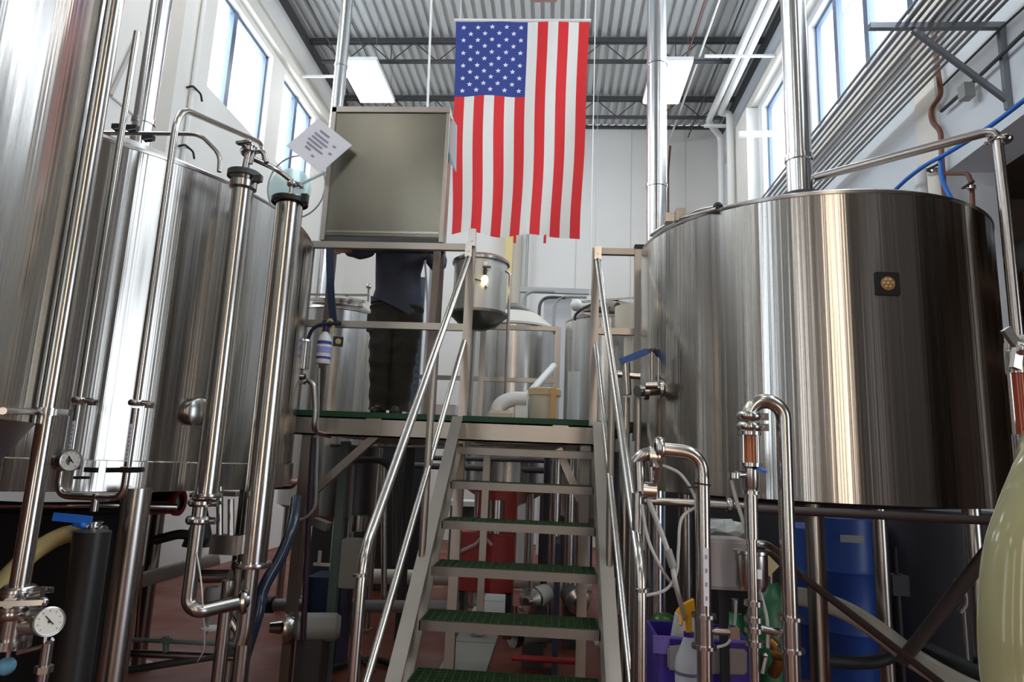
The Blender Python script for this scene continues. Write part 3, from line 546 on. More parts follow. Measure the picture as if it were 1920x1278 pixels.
pipe('tank_vent_pipe', 'satin steel pipe arching from the flue of the largest tank over its right edge', 'pipe', [P(1528, 333, 3.62), P(1868, 243, 3.15), P(1886, 400, 3.15), V(P(1886, 400, 3.15).x, 3.15, .02)], .0235, STEEL, .06, clamps=[(P(1880, 262, 3.15), V(.02, 0, -1))])
pipe('side_room_duct', 'pale round duct in the dark side room at the right edge', 'duct', [(4.3, 4.55, 3.55), (4.3, 6.3, 3.55)], .16, mat('pale_duct', (.6, .64, .68), .4, .5), 0)
bm = nb()
for zz in (2.4, 3.0): bx(bm, (4.2, 3.4, zz), (5.2, 6.2, zz + .05))
for yy in (3.4, 6.15): bx(bm, (4.2, yy, 0), (4.28, yy + .06, 3.4)); bx(bm, (5.1, yy, 0), (5.18, yy + .06, 3.4))
solo('storage_shelf', 'brown storage shelf in the dark side room at the right edge', 'shelf', bm, mat('brown_shelf', (.14, .07, .04), .6))
# left wall pipe with hooks
bm = nb(); wp = thing('wall_pipe', 'vertical white pipe with black clips on the left wall pilaster', 'pipe', (-4.18, 6.6, 0))
part('tube', B(cyl, (-4.17, 6.62, .0), (-4.17, 6.62, 7.6), .028, 12), WHITE, wp); bm.free()
for z in (4.75, 5.45, 6.9): bm = nb(); tube(bm, [V(-4.2, 6.55, z), V(-4.13, 6.55, z + .02), V(-4.13, 6.72, z + .02), V(-4.13, 6.76, z - .05)], .012, .03, 8); part('clip', bm, BLACK, wp)
# far wall: door frame, conduits, panel
bm = nb(); a, b = P(948, 452, 12.9), P(962, 452, 12.9); bx(bm, (a.x, 12.85, 0), (b.x, 13.05, 6.1)); solo('yellow_post', 'pale yellow upright post on the far wall below the flag', 'post', bm, mat('pale_yellow_paint', (.80, .62, .28), .5))
a = P(989, 450, 12.9); pipe('wall_conduit', 'thin grey upright conduit on the far wall right of the yellow post', 'conduit', [V(a.x, 12.95, 0.02), V(a.x, 12.95, 6.3)], .03, GREYBOX, 0, seg=8)
a, b = P(975, 543, 11.5), P(1125, 548, 11.5); bm = nb(); beam(bm, a, b, .1, .09); cyl(bm, (a.x + .1, 11.5, a.z), (a.x + .1, 11.5, H), .006, 6); cyl(bm, (b.x - .1, 11.5, a.z), (b.x - .1, 11.5, H), .006, 6); solo('cable_tray', 'grey horizontal cable tray in front of the far wall', 'cable tray', bm, mat('grey_tray', (.42, .43, .43), .5))
for k_, (x0_, x1_, yt, lb) in enumerate(((981, 1040, 545, 'grey bent conduit dropping from the left end of the cable tray'), (1012, 1060, 556, 'dark bent conduit under the middle of the cable tray'), (1040, 1100, 555, 'grey bent conduit near the steel tank between the posts'))):
    pipe('bent_conduit', lb, 'conduit', [V(P(x0_, yt, 11.3).x, 11.3, .02), P(x0_, yt, 11.3), P(x1_, yt + 2, 11.3)], .028, GREYBOX if k_ != 1 else DKGREY, .25, 'bent conduits on the far wall', seg=8)
bm = nb(); q = P(1045, 600, 11.8); bx(bm, (q.x - .25, 11.7, 0), (q.x + .25, 11.9, q.z + .4)); solo('wall_panel_box', 'pale grey panel box behind the bent conduits on the far wall', 'panel', bm, mat('pale_panel', (.62, .63, .64), .5))
bm = nb(); ball(bm, P(1081, 572, 6.6), .062); solo('white_float_ball', 'white round ball beside the lid of the right background tank', 'ball', bm, WHITE)
pipe('lamp_cable', 'black thin cable with a plug under the white round ball', 'cable', [P(1110, 570, 6.55), P(1090, 580, 6.5), P(1078, 590, 6.5), P(1078, 600, 6.5)], .014, BLACK, .03)
bm = nb(); ball(bm, P(1158, 573, 6.3), .034); solo('round_knob', 'round black knob on the lid of the tank between the right posts', 'knob', bm, BLACK)
bm = nb(); q = P(1178, 622, 6.3); cyl(bm, q, q + V(0, 0, .24), .13, 24); cyl(bm, (q.x, q.y, 0), q, .04, 12); solo('insulation_drum', 'beige round drum seen beside the largest tank between the railing posts', 'drum', bm, BEIGE)
# ================================================================== ON THE PLATFORM
vq = P(897, 600, 4.95); vr = thing('hanging_pot', 'pale steel pot with a lid and domed base behind the left stair post', 'pot', (vq.x, vq.y, 1.785)); vc = V(vq.x, vq.y, 0)
part('body', B(lathe, [(.205, 2.60), (.205, 3.00), (.20, 3.0)], vc, seg=64), mat('satin_white_steel', (.66, .65, .60), .42, .75), vr)
part('lid', B(lathe, [(.205, 2.985), (.222, 2.99), (.222, 3.01), (.19, 3.035), (.08, 3.05), (0, 3.055)], vc, seg=64), STEEL, vr)
part('domed_base', B(lathe, [(.205, 2.61), (.222, 2.605), (.222, 2.585), (.20, 2.57), (.14, 2.51), (.06, 2.48), (0, 2.475)], vc, seg=64), mat('dull_base_steel', (.22, .21, .2), .35, 1), vr)
part('stand', B(cyl, (vc.x - .06, vc.y, 1.785), (vc.x - .06, vc.y, 2.5), .045, 20), STEEL, vr)
part('sight_pipe', B(tube, [V(vc.x + .20, vc.y - .1, 2.92), V(vc.x + .235, vc.y - .1, 2.90), V(vc.x + .235, vc.y - .1, 1.79)], .011, .03, 8), STEEL, vr)
f_ = vc + V(.06, -.20, 2.93); bm = nb(); box(bm, f_, (.03, .03, .05)); cyl(bm, f_ + V(-.02, -.02, -.02), f_ + V(.04, -.02, -.02), .012, 8); part('lamp_bracket', bm, CAST, vr)
bm = nb(); box(bm, vc + V(-.05, -.205, 2.78), (.03, .02, .03)); tube(bm, [vc + V(-.05, -.215, 2.78), vc + V(-.02, -.22, 2.82), vc + V(.05, -.22, 2.80), vc + V(.08, -.21, 2.76)], .005, .02, 6); box(bm, vc + V(.07, -.205, 2.77), (.02, .02, .02)); part('wired_port', bm, CAST, vr)
part('lower_port', B(box, vc + V(-.05, -.205, 2.67), (.035, .015, .015)), DKGREY, vr)
vb = thing('bulb_lamp', 'small glowing amber bulb hanging on the front of the pale pot', 'lamp', f_ + V(0, -.03, -.17)); part('bulb', B(ball, f_ + V(0, -.03, -.12), .026, (1, 1, 1.35)), BULB, vb); part('socket', B(cyl, f_ + V(0, -.03, -.085), f_ + V(0, -.03, -.03), .013, 10), DKGREY, vb)
def lidbox(px0, px1, py0, py1, Y, d): a, b = P(px0, py1, Y), P(px1, py0, Y); return (a.x, Y, 1.785), (b.x, Y + d, max(b.z, 1.8))
r = .115; q = P(1020, 760, 5.0); bk = thing('bucket', 'beige plastic bucket with an orange lid band on the right of the platform', 'bucket', (q.x, q.y, 1.785))
part('body', B(lathe, [(0, 1.785), (r * .9, 1.785), (r, 2.02), (r, 2.03), (0, 2.03)], V(q.x, q.y, 0), seg=32), BEIGE, bk); part('lid', B(lathe, [(r, 2.0), (r * 1.08, 2.0), (r * 1.08, 2.045), (r, 2.055), (0, 2.055)], V(q.x, q.y, 0), seg=32), mat('tan_lid', (.62, .47, .26), .5), bk)
bm = nb(); bx(bm, (q.x + .05, q.y - .125, 1.83), (q.x + .09, q.y - .11, 2.05)); part('label_band', bm, ORANGE, bk)
a, b = P(925, 765, 4.85), P(988, 742, 4.85); bm = nb(); tube(bm, [V(a.x + .03, 4.85, 1.79), V(a.x + .03, 4.85, 1.90), V(a.x + .12, 4.85, 1.955), V(b.x, 4.85, 1.955)], .055, .09, 20); bx(bm, (b.x - .08, 4.82, 1.785), (b.x + .01, 4.93, 2.0)); solo('white_elbow_pipe', 'white plastic elbow lying on the platform left of the beige bucket', 'pipe elbow', bm, WHITE)
a, b = P(916, 772, 4.7), P(963, 755, 4.7); bm = nb(); bx(bm, (a.x, 4.6, 1.785), (b.x, 4.78, 1.85)); bmesh.ops.bevel(bm, geom=bm.edges[:], offset=.015, segments=3, affect='EDGES'); solo('beige_tray', 'low beige tray on the platform in front of the white elbow', 'tray', bm, BEIGE)
pipe('white_tube', 'white plastic tube leaning against the rear railing above the bucket', 'tube', [P(983, 748, 5.1), P(1038, 686, 5.9)], .03, WHITE, 0)
bm = nb(); a = P(1075, 760, 5.6); cyl(bm, (a.x, 5.6, 1.785), (a.x, 5.6, P(1075, 697, 5.6).z), .05, 24); solo('white_cylinder', 'narrow white cylinder standing at the right end of the platform', 'cylinder', bm, mat('pale_grey_plastic', (.66, .69, .68), .4))
a = P(838, 745, 5.3); bm = nb(); bx(bm, (a.x - .10, 5.25, 1.785), (a.x + .08, 5.42, 1.93)); solo('pinkish_box', 'pinkish white box on the platform between the stair rails', 'box', bm, mat('pinkish_white', (.72, .62, .60), .6))
bm = nb(); bx(bm, (a.x - .08, 5.1, 1.785), (a.x + .09, 5.2, 1.84)); solo('white_tray', 'flat white tray in front of the pinkish box', 'tray', bm, WHITE)
bm = nb(); a = P(806, 700, 5.55); cyl(bm, (a.x, 5.55, 1.785), (a.x, 5.55, 3.25), .06, 20); solo('grey_standpipe', 'grey upright column behind the person on the platform', 'column', bm, mat('pale_grey_metal', (.50, .51, .52), .4, .6))
bm = nb(); a = P(782, 680, 5.75); bx(bm, (a.x - .03, 5.72, 1.785), (a.x + .03, 5.76, 3.1)); [cyl(bm, (a.x, 5.70, 1.9 + i * .06), (a.x, 5.73, 1.9 + i * .06), .012, 6) for i in range(18)]; solo('perforated_post', 'dark perforated cable post right of the person', 'post', bm, mat('dark_blue_grey_metal', (.16, .20, .25), .5, .4))
# bottle and navy strap on the left rail
q = P(605, 682, 4.27); zb_, zt_ = q.z, P(605, 622, 4.27).z; sb = thing('spray_bottle', 'white spray bottle with blue label hanging on the left platform rail', 'spray bottle', q); cc = V(q.x, q.y, 0); h_ = zt_ - zb_
part('bottle', B(lathe, [(0, zb_), (.044, zb_), (.047, zb_ + .012), (.046, zb_ + h_ * .72), (.036, zb_ + h_ * .86), (.016, zb_ + h_), (0, zb_ + h_)], cc, seg=24), WHITE, sb)
for (z0, z1) in ((.60, .70), (.32, .52), (.14, .22)):
    bm = nb(); lathe(bm, [(.0475, zb_ + h_ * z0), (.0482, zb_ + h_ * z0), (.0482, zb_ + h_ * z1), (.0475, zb_ + h_ * z1)], cc, seg=24); part('label_band', bm, LBL if z0 != .32 else mat('pale_blue_ink', (.35, .38, .72), .5), sb)
bm = nb(); cyl(bm, (q.x, q.y, zt_), (q.x, q.y, zt_ + .04), .017, 14); box(bm, (q.x + .01, q.y, zt_ + .06), (.07, .024, .035)); part('spray_head', bm, mat('dark_purple_plastic', (.05, .02, .07), .4), sb)
bm = nb(); tube(bm, [V(q.x + .0, q.y, zt_ + .06), V(q.x + .03, q.y - .005, zt_ + .09), V(q.x + .05, q.y, zt_ + .05), V(q.x + .045, q.y, zt_)], .012, .02, 8); part('trigger', bm, YELLOW if False else mat('pale_yellow_plastic', (.6, .5, .2), .4), sb)
bm = nb(); pts = [P(618, 466, 4.27), P(619, 520, 4.26), P(621, 560, 4.27), P(626, 604, 4.27)]
for a, b in zip(pts, pts[1:]): beam(bm, a, b + (b - a) * .05, .045, .02, V(0, 1, 0))
solo('navy_strap', 'navy cloth strap hanging from the cabinet corner to the left rail', 'strap', bm, NAVY)
pipe('navy_strap', 'navy cord wound along the left end of the middle rail', 'cord', [P(576, 640, 4.28), P(584, 618, 4.27), P(600, 607, 4.26), P(640, 606, 4.26)], .012, NAVY, .05)
# round clear cover with wire ring behind the tall pipe caps
q = P(543, 355, 5.2); bm = nb(); ball(bm, q, .19, (1, .35, 1), 28); cyl(bm, q, (-1.69, 4.70, q.z), .012, 8); dome_ = solo('clear_plastic_dome', 'pale round clear dome with a wire ring behind the cap of the right tall pipe', 'dome', bm, FILM)
bm = nb(); q = P(556, 350, 5.0); tube(bm, [q + V(math.cos(a) * .24, 0, math.sin(a) * .27) for a in [i * PI / 16 for i in range(33)]], .007, 0, 6, raw=True); part('wire_ring', bm, GREYBOX, dome_, 'thin grey wire ring')
# ================================================================== LEFT FOREGROUND PIPEWORK
def vline(px, py, Y, ztop=None, zbot=None, pyt=None, pyb=None):
    q = P(px, py, Y); X_, Y_ = q.x, q.y
    def zat(yy):   # height where this vertical line meets image row yy
        lo, hi = -2, 12
        for _ in range(50):
            m_ = (lo + hi) / 2; d = V(X_, Y_, m_) - EYE; c = _X * d.x + _D * d.y + _U * d.z
            if CY + F * c.y / c.z > yy: lo = m_
            else: hi = m_
        return (lo + hi) / 2
    return X_, Y_, (zat(pyt) if pyt is not None else ztop), (zat(pyb) if pyb is not None else zbot)
UPZ = V(0, 0, 1)
# pipe A
x, y, _, zb_ = vline(77, 852, 1.66, pyb=1100); A = thing('riser_pipe', 'thick polished vertical pipe clamped beside the leftmost tank, with a valve at its foot', 'pipe', (x, y, zb_))
part('tube', B(cyl, (x, y, zb_), (x, y, 4.6), .0225, 24), POL, A)
zb2 = vline(77, 852, 1.66, pyb=772)[3]; bm = nb(); e = V(x, y, zb2); tube(bm, [e + V(-.03, 0, 0), P(5, 770, 1.35)], .008, 0, 10); lathe(bm, [(.0225, -.01), (.03, -.01), (.03, .01), (.0225, .01)], e, seg=20); box(bm, e + V(.04, 0, 0), (.04, .012, .016)); part('bracket', bm, CAST, A)
for dz in (0, -.05): part('clamp', clampbm(V(x, y, zb_ - .01 + dz), UPZ, .0225), CAST, A)
valve('valve', 'steel butterfly valve at the foot of the polished pipe, lower left corner', (x, y, zb_ - .03), UPZ, .03, V(.5, -1, .1), hl=.07)
bm = nb(); cyl(bm, (x, y, zb_ - .06), (x, y, zb_ - .12), .03, 20); lathe(bm, [(0, zb_ - .14), (.045, zb_ - .14), (.045, zb_ - .12), (.0, zb_ - .12)], (x, y, 0), seg=24); cyl(bm, (x - .07, y - .01, zb_ - .09), (x + .07, y + .01, zb_ - .09), .022, 16); solo('sample_port_body', 'cluster of steel fittings below the polished pipe at lower left', 'fitting', bm, CAST)
zr = vline(77, 852, 1.66, pyb=1240)[3]; bl = thing('level_rod', 'thin rod ending in a pale blue ball at the lower left corner', 'handle', (x, y, zr)); part('rod', B(cyl, (x, y, zr), (x, y, zb_ - .13), .006, 10), CAST, bl); part('ball', B(ball, (x, y, zr - .01), .021), mat('pale_blue_plastic', (.16, .42, .62), .35), bl, 'pale blue ball')
gp = P(92, 1165, 1.62); gauge('pressure_gauge', 'round pressure gauge with white dial at the lower left', gp, V(.8, -.62, .22), .034, stem=gp + V(0, 0, -.07))
pipe('gauge_line', 'thin steel line running from the rod to the pressure gauge', 'pipe', [P(33, 1224, 1.62), P(80, 1212, 1.62), P(99, 1198, 1.62)], .005, CAST, .02)
bm = nb(); a = P(90, 1205, 1.62); cyl(bm, a, a + V(0, 0, -.09), .012, 12); cyl(bm, a + V(0, 0, -.05), a + V(0, 0, -.065), .02, 6); solo('gauge_connector', 'steel stem with a nut under the pressure gauge', 'fitting', bm, CAST)
# pair of level pipes with labelled ends and a joining bend
Yp = 2.45
x1, y1, zt1, zb1 = vline(150, 745, Yp, pyt=60, pyb=750); x2, y2, zt2, zb2_ = vline(256, 755, Yp, pyt=222, pyb=755)
pipe('level_pipe', 'thin vertical steel pipe in front of the left tank, left one of the pair', 'pipe', [V(x1, y1, zb1), V(x1, y1, zt1)], .013, POL, 0)
e1 = P(345, 212, Yp + .05)
pipe('level_pipe', 'thin steel pipe with a long bend over the left tank rim', 'pipe', [V(x2, y2, zb2_), V(x2, y2, e1.z), P(490, 268, 3.5), P(497, 305, 3.5)], .0135, POL, .12)
for (xx, zz, lb) in ((x1, zb1, 'left'), (x2, zb2_, 'right')):
    r_ = thing('labelled_tube', 'clear tube with white lettering strip under the ' + lb + ' one of the two thin pipes', 'tube', (xx, y1, zz - .26)); part('clamp', clampbm(V(xx, y1, zz), UPZ, .015), CAST, r_)
    bm = nb(); box(bm, (xx + .055, y1, zz - .012), (.035, .012, .012)); part('clamp_arm', bm, CAST, r_)
    part('tube', B(cyl, (xx, y1, zz - .26), (xx, y1, zz - .02), .0135, 16), CAST, r_); bm = nb(); box(bm, (xx + .002, y1 - .0145, zz - .15), (.011, .002, .14)); lb_ = part('label_strip', bm, WHITEC, r_)
    bm = nb()
    for i in range(8): box(bm, (xx + .002, y1 - .016, zz - .21 + i * .016), (.006, .001, .007))
    part('print', bm, INK, lb_)
zb_u = zb2_ - .27; hk = thing('pipe_bend', 'U-shaped steel bend joining the feet of the two thin pipes', 'pipe', (x1, y1, zb_u - .12)); part('tube', B(tube, [V(x1 - .03, y1, zb_u + .02), V(x1 - .03, y1, zb_u - .085), V(x2, y1, zb_u - .085), V(x2, y1, zb_u + .02)], .0135, .07), POL, hk); part('clamp', clampbm(V(x2, y1, zb_u + .02), UPZ, .014), CAST, hk); part('clamp', clampbm(V(x1 - .03, y1, zb_u + .02), UPZ, .014), CAST, hk)
m_ = P(132, 863, 2.42); gauge('flow_sensor', 'round metal sensor housing between the polished pipe and the thin left pipe', m_, V(.92, -.35, 0), .042)
bm = nb(); cyl(bm, P(78, 862, 2.42), m_, .018, 14); solo('sensor_branch', 'short steel branch leading left from the round sensor housing', 'pipe', bm, STEEL)
for i, (pa, pb, lb) in enumerate((((160, 880), (182, 881), 'short black lever beside the round sensor housing'), ((201, 881), (268, 880), 'black lever under the right one of the two thin pipes'), ((140, 895), (166, 895), 'small black lever on the U-shaped bend'))):
    bm = nb(); beam(bm, P(*pa, 2.40), P(*pb, 2.40), .016, .018 if i < 2 else .01); solo('black_lever', lb, 'lever', bm, BLACK)
bm = nb(); a = P(181, 925, Yp); cyl(bm, a, P(176, 958, Yp), .014, 14); solo('drain_stub', 'short drain stub under the U-shaped bend', 'pipe', bm, STEEL)
valve('valve', 'valve with a bright blue lever under the U-shaped bend', P(174, 985, Yp), V(0, 0, 1), .022, V(-.2, -1, .1), LBLUE, hl=.02)
bm = nb(); beam(bm, P(172, 975, 2.40), P(100, 968, 2.36), .014, .028); solo('blue_lever', 'bright blue lever handle at left below the wide tank', 'lever', bm, LBLUE)
hb = P(188, 1000, Yp); bm = nb(); cyl(bm, P(150, 1000, Yp), P(196, 998, Yp), .026, 18); solo('hose_coupling', 'steel coupling at the end of the tan hose', 'coupling', bm, CAST)
pipe('tan_hose', 'tan braided hose curving from the coupling down to the left edge', 'hose', [P(158, 1001, Yp), P(120, 1003, 2.4), P(70, 1030, 2.35), P(30, 1065, 2.3), P(-10, 1110, 2.25), P(-60, 1180, 2.2)], .031, HOSET, sp=True, seg=18)
# thin cross pipe
pipe('cross_pipe', 'thin pipe running right above the rim of the left tank to the tall pipe cap', 'pipe', [P(150, 249, 2.7), P(374, 251, 2.7), P(413, 291, 2.7), P(411, 322, 2.7)], .010, STEEL, .05)
for (px, py, lb) in ((222, 238, 'dark clamp on the thin cross pipe beside the bright flue'), (248, 240, 'black wedge clamp above the thin cross pipe'), (278, 258, 'small dark clamp under the thin cross pipe')):
    bm = nb(); box(bm, P(px, py, 2.66), (.05, .025, .022)); cyl(bm, P(px - 6, py + 6, 2.65), P(px + 8, py + 4, 2.65), .008, 8); solo('pipe_clip', lb, 'clip', bm, BLACK)
pipe('stay_rod', 'dark thin diagonal rod on the left wall behind the bright flue', 'rod', [PX(262, 60, XL + .03), PX(208, 178, XL + .03)], .018, JAMB, 0)
# column A
xa, ya, zta, zba = vline(387, 925, 2.72, pyt=338, pyb=928); CA = thing('tall_pipe', 'tall polished column pipe in front of the left tank, left one of the two', 'pipe', (xa, ya, zba)); part('tube', B(cyl, (xa, ya, zba), (xa, ya, zta), .045, 32), POL, CA)
part('top_flange', B(lathe, [(.045, zta - .05), (.058, zta - .04), (.058, zta - .01), (.046, zta), (.05, zta + .01), (.064, zta + .012), (.064, zta + .032), (.03, zta + .05), (0, zta + .05)], (xa, ya, 0), seg=32), CAST, CA)
bm = nb(); lathe(bm, [(.063, zta + .008), (.072, zta + .01), (.072, zta + .034), (.063, zta + .036)], (xa, ya, 0), seg=32); box(bm, (xa + .075, ya - .02, zta + .0), (.035, .02, .03)); part('clamp', bm, DKGREY, CA, 'dark clamp ring')
part('bottom_flange', flangebm(V(xa, ya, zba), UPZ, .062, .008), CAST, CA)
bm = nb(); cyl(bm, (xa, ya, zta + .05), (xa + .01, ya, zta + .16), .016, 14); part('top_stub', bm, CAST, CA)
valve('valve', 'valve with a steel lever on the cap of the left tall pipe', (xa + .01, ya, zta + .15), UPZ, .02, V(-.3, -1, 0), hl=.05)
pipe('vent_elbow', 'small hooked vent elbow on the cap of the left tall pipe', 'pipe', [V(xa + .02, ya, zta + .08), V(xa + .03, ya, zta + .14), V(xa + .075, ya, zta + .14), V(xa + .095, ya, zta + .085)], .011, CAST, .04)
bm = nb(); cyl(bm, P(392, 335, 3.0), P(410, 345, 3.0), .03, 14); solo('rim_fitting', 'stubby steel fitting on the rim of the left tank beside the tall pipe', 'fitting', bm, STEEL)
# column B
xb, yb, ztb, zbb = vline(472, 1055, 2.98, pyt=376, pyb=1057); CB = thing('tall_pipe', 'tall polished column pipe beside the platform, right one of the two', 'pipe', (xb, yb, zbb)); part('tube', B(cyl, (xb, yb, zbb), (xb, yb, ztb), .063, 36), POL, CB)
bm = nb(); lathe(bm, [(.062, ztb - .015), (.082, ztb - .012), (.082, ztb + .008), (.066, ztb + .014), (.02, ztb + .03), (0, ztb + .03)], (xb, yb, 0), seg=36); part('top_cap', bm, CAST, CB); bm = nb(); lathe(bm, [(.079, ztb - .02), (.086, ztb - .018), (.086, ztb + .004), (.079, ztb + .006)], (xb, yb, 0), seg=36); box(bm, (xb + .085, yb - .03, ztb), (.03, .03, .04)); part('clamp', bm, BLACK, CB, 'black clamp ring')
part('bottom_flange', flangebm(V(xb, yb, zbb), UPZ, .085, .010), CAST, CB)
bm = nb(); cyl(bm, (xb, yb, ztb + .02), (xb, yb, ztb + .09), .010, 12); part('top_stub', bm, CAST, CB); part('clamp', clampbm(V(xb, yb, ztb + .085), UPZ, .012), CAST, CB)
pipe('linking_pipe', 'slim bent pipe linking the caps of the two tall pipes', 'pipe', [V(xa + .012, ya, zta + .17), P(448, 285, 2.78), P(520, 318, 2.95), V(xb + .0, yb, ztb + .10)], .0125, CAST, .06)
# pipe from column A to column B foot
pipe('return_pipe', 'J-shaped steel pipe joining the feet of the two tall pipes', 'pipe', [V(xa - .02, ya, zba), P(352, 1132, 2.72), P(372, 1146, 2.72), P(462, 1126, 2.9)], .028, STEEL, .11, clamps=[(V(xa - .02, ya, zba - .03), UPZ), (V(xa - .02, ya, zba - .10), UPZ), (P(456, 1128, 2.89), V(1, .4, .1))])
bm = nb(); tube(bm, [V(xb, yb, zbb), P(458, 1180, 2.98), P(452, 1205, 2.98)], .035, .05); tube(bm, [P(425, 1145, 2.98), P(452, 1195, 2.98)], .020, 0); solo('column_foot_pipe', 'forked steel pipe under the foot of the right tall pipe', 'pipe', bm, STEEL)
bm = nb(); x, y, _, _ = vline(458, 1190, 3.0); cyl(bm, (x, y, 0), (x, y, .72), .035, 20); solo('support_post', 'steel post under the right tall pipe near the floor', 'post', bm, STEEL)
bm = nb(); x, y, _, _ = vline(418, 1190, 2.95); cyl(bm, (x, y, 0), (x, y, .95), .028, 18); solo('support_post', 'thinner steel post left of the forked pipe', 'post', bm, STEEL)
pipe('dark_blue_hose', 'glossy dark hose sloping down beside the right tall pipe', 'hose', [P(556, 935, 3.45), P(548, 985, 3.3), P(528, 1040, 3.2), P(495, 1100, 3.1), P(483, 1150, 3.05), P(455, 1240, 3.05), P(440, 1290, 3.05)], .028, mat('glossy_dark_blue_rubber', (.02, .03, .05), .12), sp=True)
bm = nb(); cyl(bm, P(412, 912, 2.9), P(412, 1010, 2.9), .014, 12); cyl(bm, P(433, 935, 2.9), P(433, 1010, 2.9), .014, 12); box(bm, P(425, 925, 2.88), (.10, .04, .02)); box(bm, P(425, 1020, 2.9), (.12, .06, .08)); solo('valve_actuator', 'dark twin-rod actuator between the two tall pipes', 'actuator', bm, CAST)
bm = nb(); cyl(bm, P(378, 1080, 3.1), P(432, 1080, 3.1), .03, 18); solo('horizontal_filter', 'short horizontal steel cylinder between the tall pipe feet', 'filter', bm, STEEL)
bm = nb(); q = P(397, 1108, 3.2); lathe(bm, [(.028, .02), (.034, 0), (.034, -.07), (.006, -.15), (.004, -.19), (0, -.19)], q, seg=20); solo('cone_funnel', 'grey cone-shaped funnel hanging above the red floor', 'funnel', bm, GREYBOX)
bm = nb(); q = P(397, 1178, 3.2); lathe(bm, [(0, 0), (.05, 0), (.05, .006), (0, .006)], q, seg=24); solo('white_disc', 'small white disc under the cone-shaped funnel', 'disc', bm, WHITE)
pipe('white_string', 'thin white cord hanging beside the J-shaped pipe', 'cord', [P(368, 1035, 2.7), P(376, 1080, 2.7), P(380, 1130, 2.7), P(383, 1210, 2.9), P(370, 1240, 3.0)], .003, WHITE, sp=True, seg=6)
pipe('side_lever', 'dark bent lever arm reaching left behind the J-shaped pipe', 'lever', [P(292, 1012, 3.1), P(345, 998, 3.1), P(385, 1018, 3.1)], .022, BLACK, .05)
bm = nb(); q = P(375, 990, 3.15); cyl(bm, q + V(0, 0, -.08), q + V(0, 0, .1), .07, 18, .02); solo('black_cone_boot', 'black cone-shaped rubber boot on the dark lever arm', 'boot', bm, BLACK)
pipe('brown_duct', 'dark round duct running under the wide left tank', 'duct', [P(215, 948, 3.4), P(340, 942, 3.4)], .05, mat('dark_brown_metal', (.10, .06, .05), .4, .4), 0)
pipe('grey_duct', 'grey duct with a red end ring under the wide left tank', 'duct', [P(262, 944, 3.3), P(333, 941, 3.3)], .056, STEEL, 0)
bm = nb(); lathe(bm, [(.04, -.01), (.066, -.01), (.066, .01), (.04, .01)], P(334, 941, 3.3), V(1, 0, 0), 24); solo('red_ring', 'dark red ring at the end of the grey duct', 'ring', bm, RED)
pipe('under_tank_pipe', 'long thin steel pipe under the rim of the wide left tank', 'pipe', [P(-60, 948, 2.7), P(120, 947, 2.7), P(200, 946, 2.8), P(330, 950, 3.0)], .014, STEEL, .05)
pipe('white_drain_pipe', 'pale drain pipe sloping behind the J-shaped pipe', 'pipe', [P(255, 1090, 4.6), P(410, 1045, 4.9)], .05, PVC, 0)
pipe('thin_standpipe', 'thin dark rod standing on the floor right of the left tank leg', 'rod', [P(266, 1060, 3.6), P(256, 1195, 3.6)], .009, BRONZE, 0)
for i, (a, b, mt, lb) in enumerate((((238, 1198), (440, 1208), GRN2, 'upper thin dark green pipe low above the red floor at left'), ((238, 1224), (440, 1232), STEEL, 'lower steel pipe low above the red floor at left'), ((225, 1258), (455, 1222), DKGREY, 'dark pipe rising right low above the red floor at left'))):
    pipe('floor_pipe', lb, 'pipe', [P(*a, 3.3), P(*b, 3.35)], (.010, .017, .017)[i], mt, 0)
bm = nb(); cyl(bm, P(311, 1192, 3.28), P(311, 1222, 3.28), .014, 10); box(bm, P(311, 1200, 3.27), (.05, .02, .02)); solo('pipe_valve', 'small dark green valve on the thin pipe above the red floor', 'valve', bm, GRN2)
# black box added to stand in for deep shade at the far left
bm = nb(); bx(bm, (-4.25, 2.78, 0), (-1.98, 3.15, 1.22)); bmesh.ops.bevel(bm, geom=bm.edges[:], offset=.02, segments=2, affect='EDGES'); ch = solo('black_fill_box', 'plain black box added to darken the space under the left tanks', 'cabinet', bm, mat('black_fill', (.012, .012, .014), .6))
# ---- pipes at the left end of the platform
x, y, zt_, zb_ = vline(566, 690, 4.05, pyt=640, pyb=692); bm = nb(); cyl(bm, (x, y, zb_), (x, y, zt_), .04, 24); lathe(bm, [(.04, zt_), (.036, zt_ + .012), (0, zt_ + .02)], (x, y, 0), seg=24); solo('steel_canister', 'small shiny steel canister beside the spray bottle at the platform end', 'canister', bm, POL)
pipe('thin_loop_cable', 'thin pale cable looping down beside the steel canister', 'cable', [P(575, 640, 4.0), P(558, 640, 4.0), P(545, 680, 4.0), P(540, 760, 4.0), P(533, 850, 4.0), P(520, 910, 3.9)], .005, WHITE, sp=True, seg=6)
bm = nb(); box(bm, P(558, 712, 4.05), (.09, .05, .05)); cyl(bm, P(548, 706, 4.02), P(572, 706, 4.02), .018, 10); solo('canister_valve', 'dark valve under the shiny steel canister', 'valve', bm, CAST)
pipe('platform_end_pipe', 'steel pipe bending down over the left end of the platform beam', 'pipe', [P(552, 712, 4.1), P(588, 712, 4.1), P(592, 770, 4.1), P(588, 808, 4.1), P(618, 816, 4.4)], .018, STEEL, .06)
pipe('platform_side_conduit', 'slim grey conduit running down along the left platform leg', 'conduit', [P(598, 690, 4.2), P(596, 780, 4.2), P(592, 950, 4.2), P(575, 970, 4.2), P(560, 975, 4.2)], .009, GREYBOX, .05)
pipe('platform_side_conduit', 'dark conduit beside the left platform leg below the deck', 'conduit', [P(588, 820, 4.3), P(580, 960, 4.3), P(568, 1200, 4.3)], .018, mat('dark_plum_plastic', (.05, .03, .05), .5), .05)
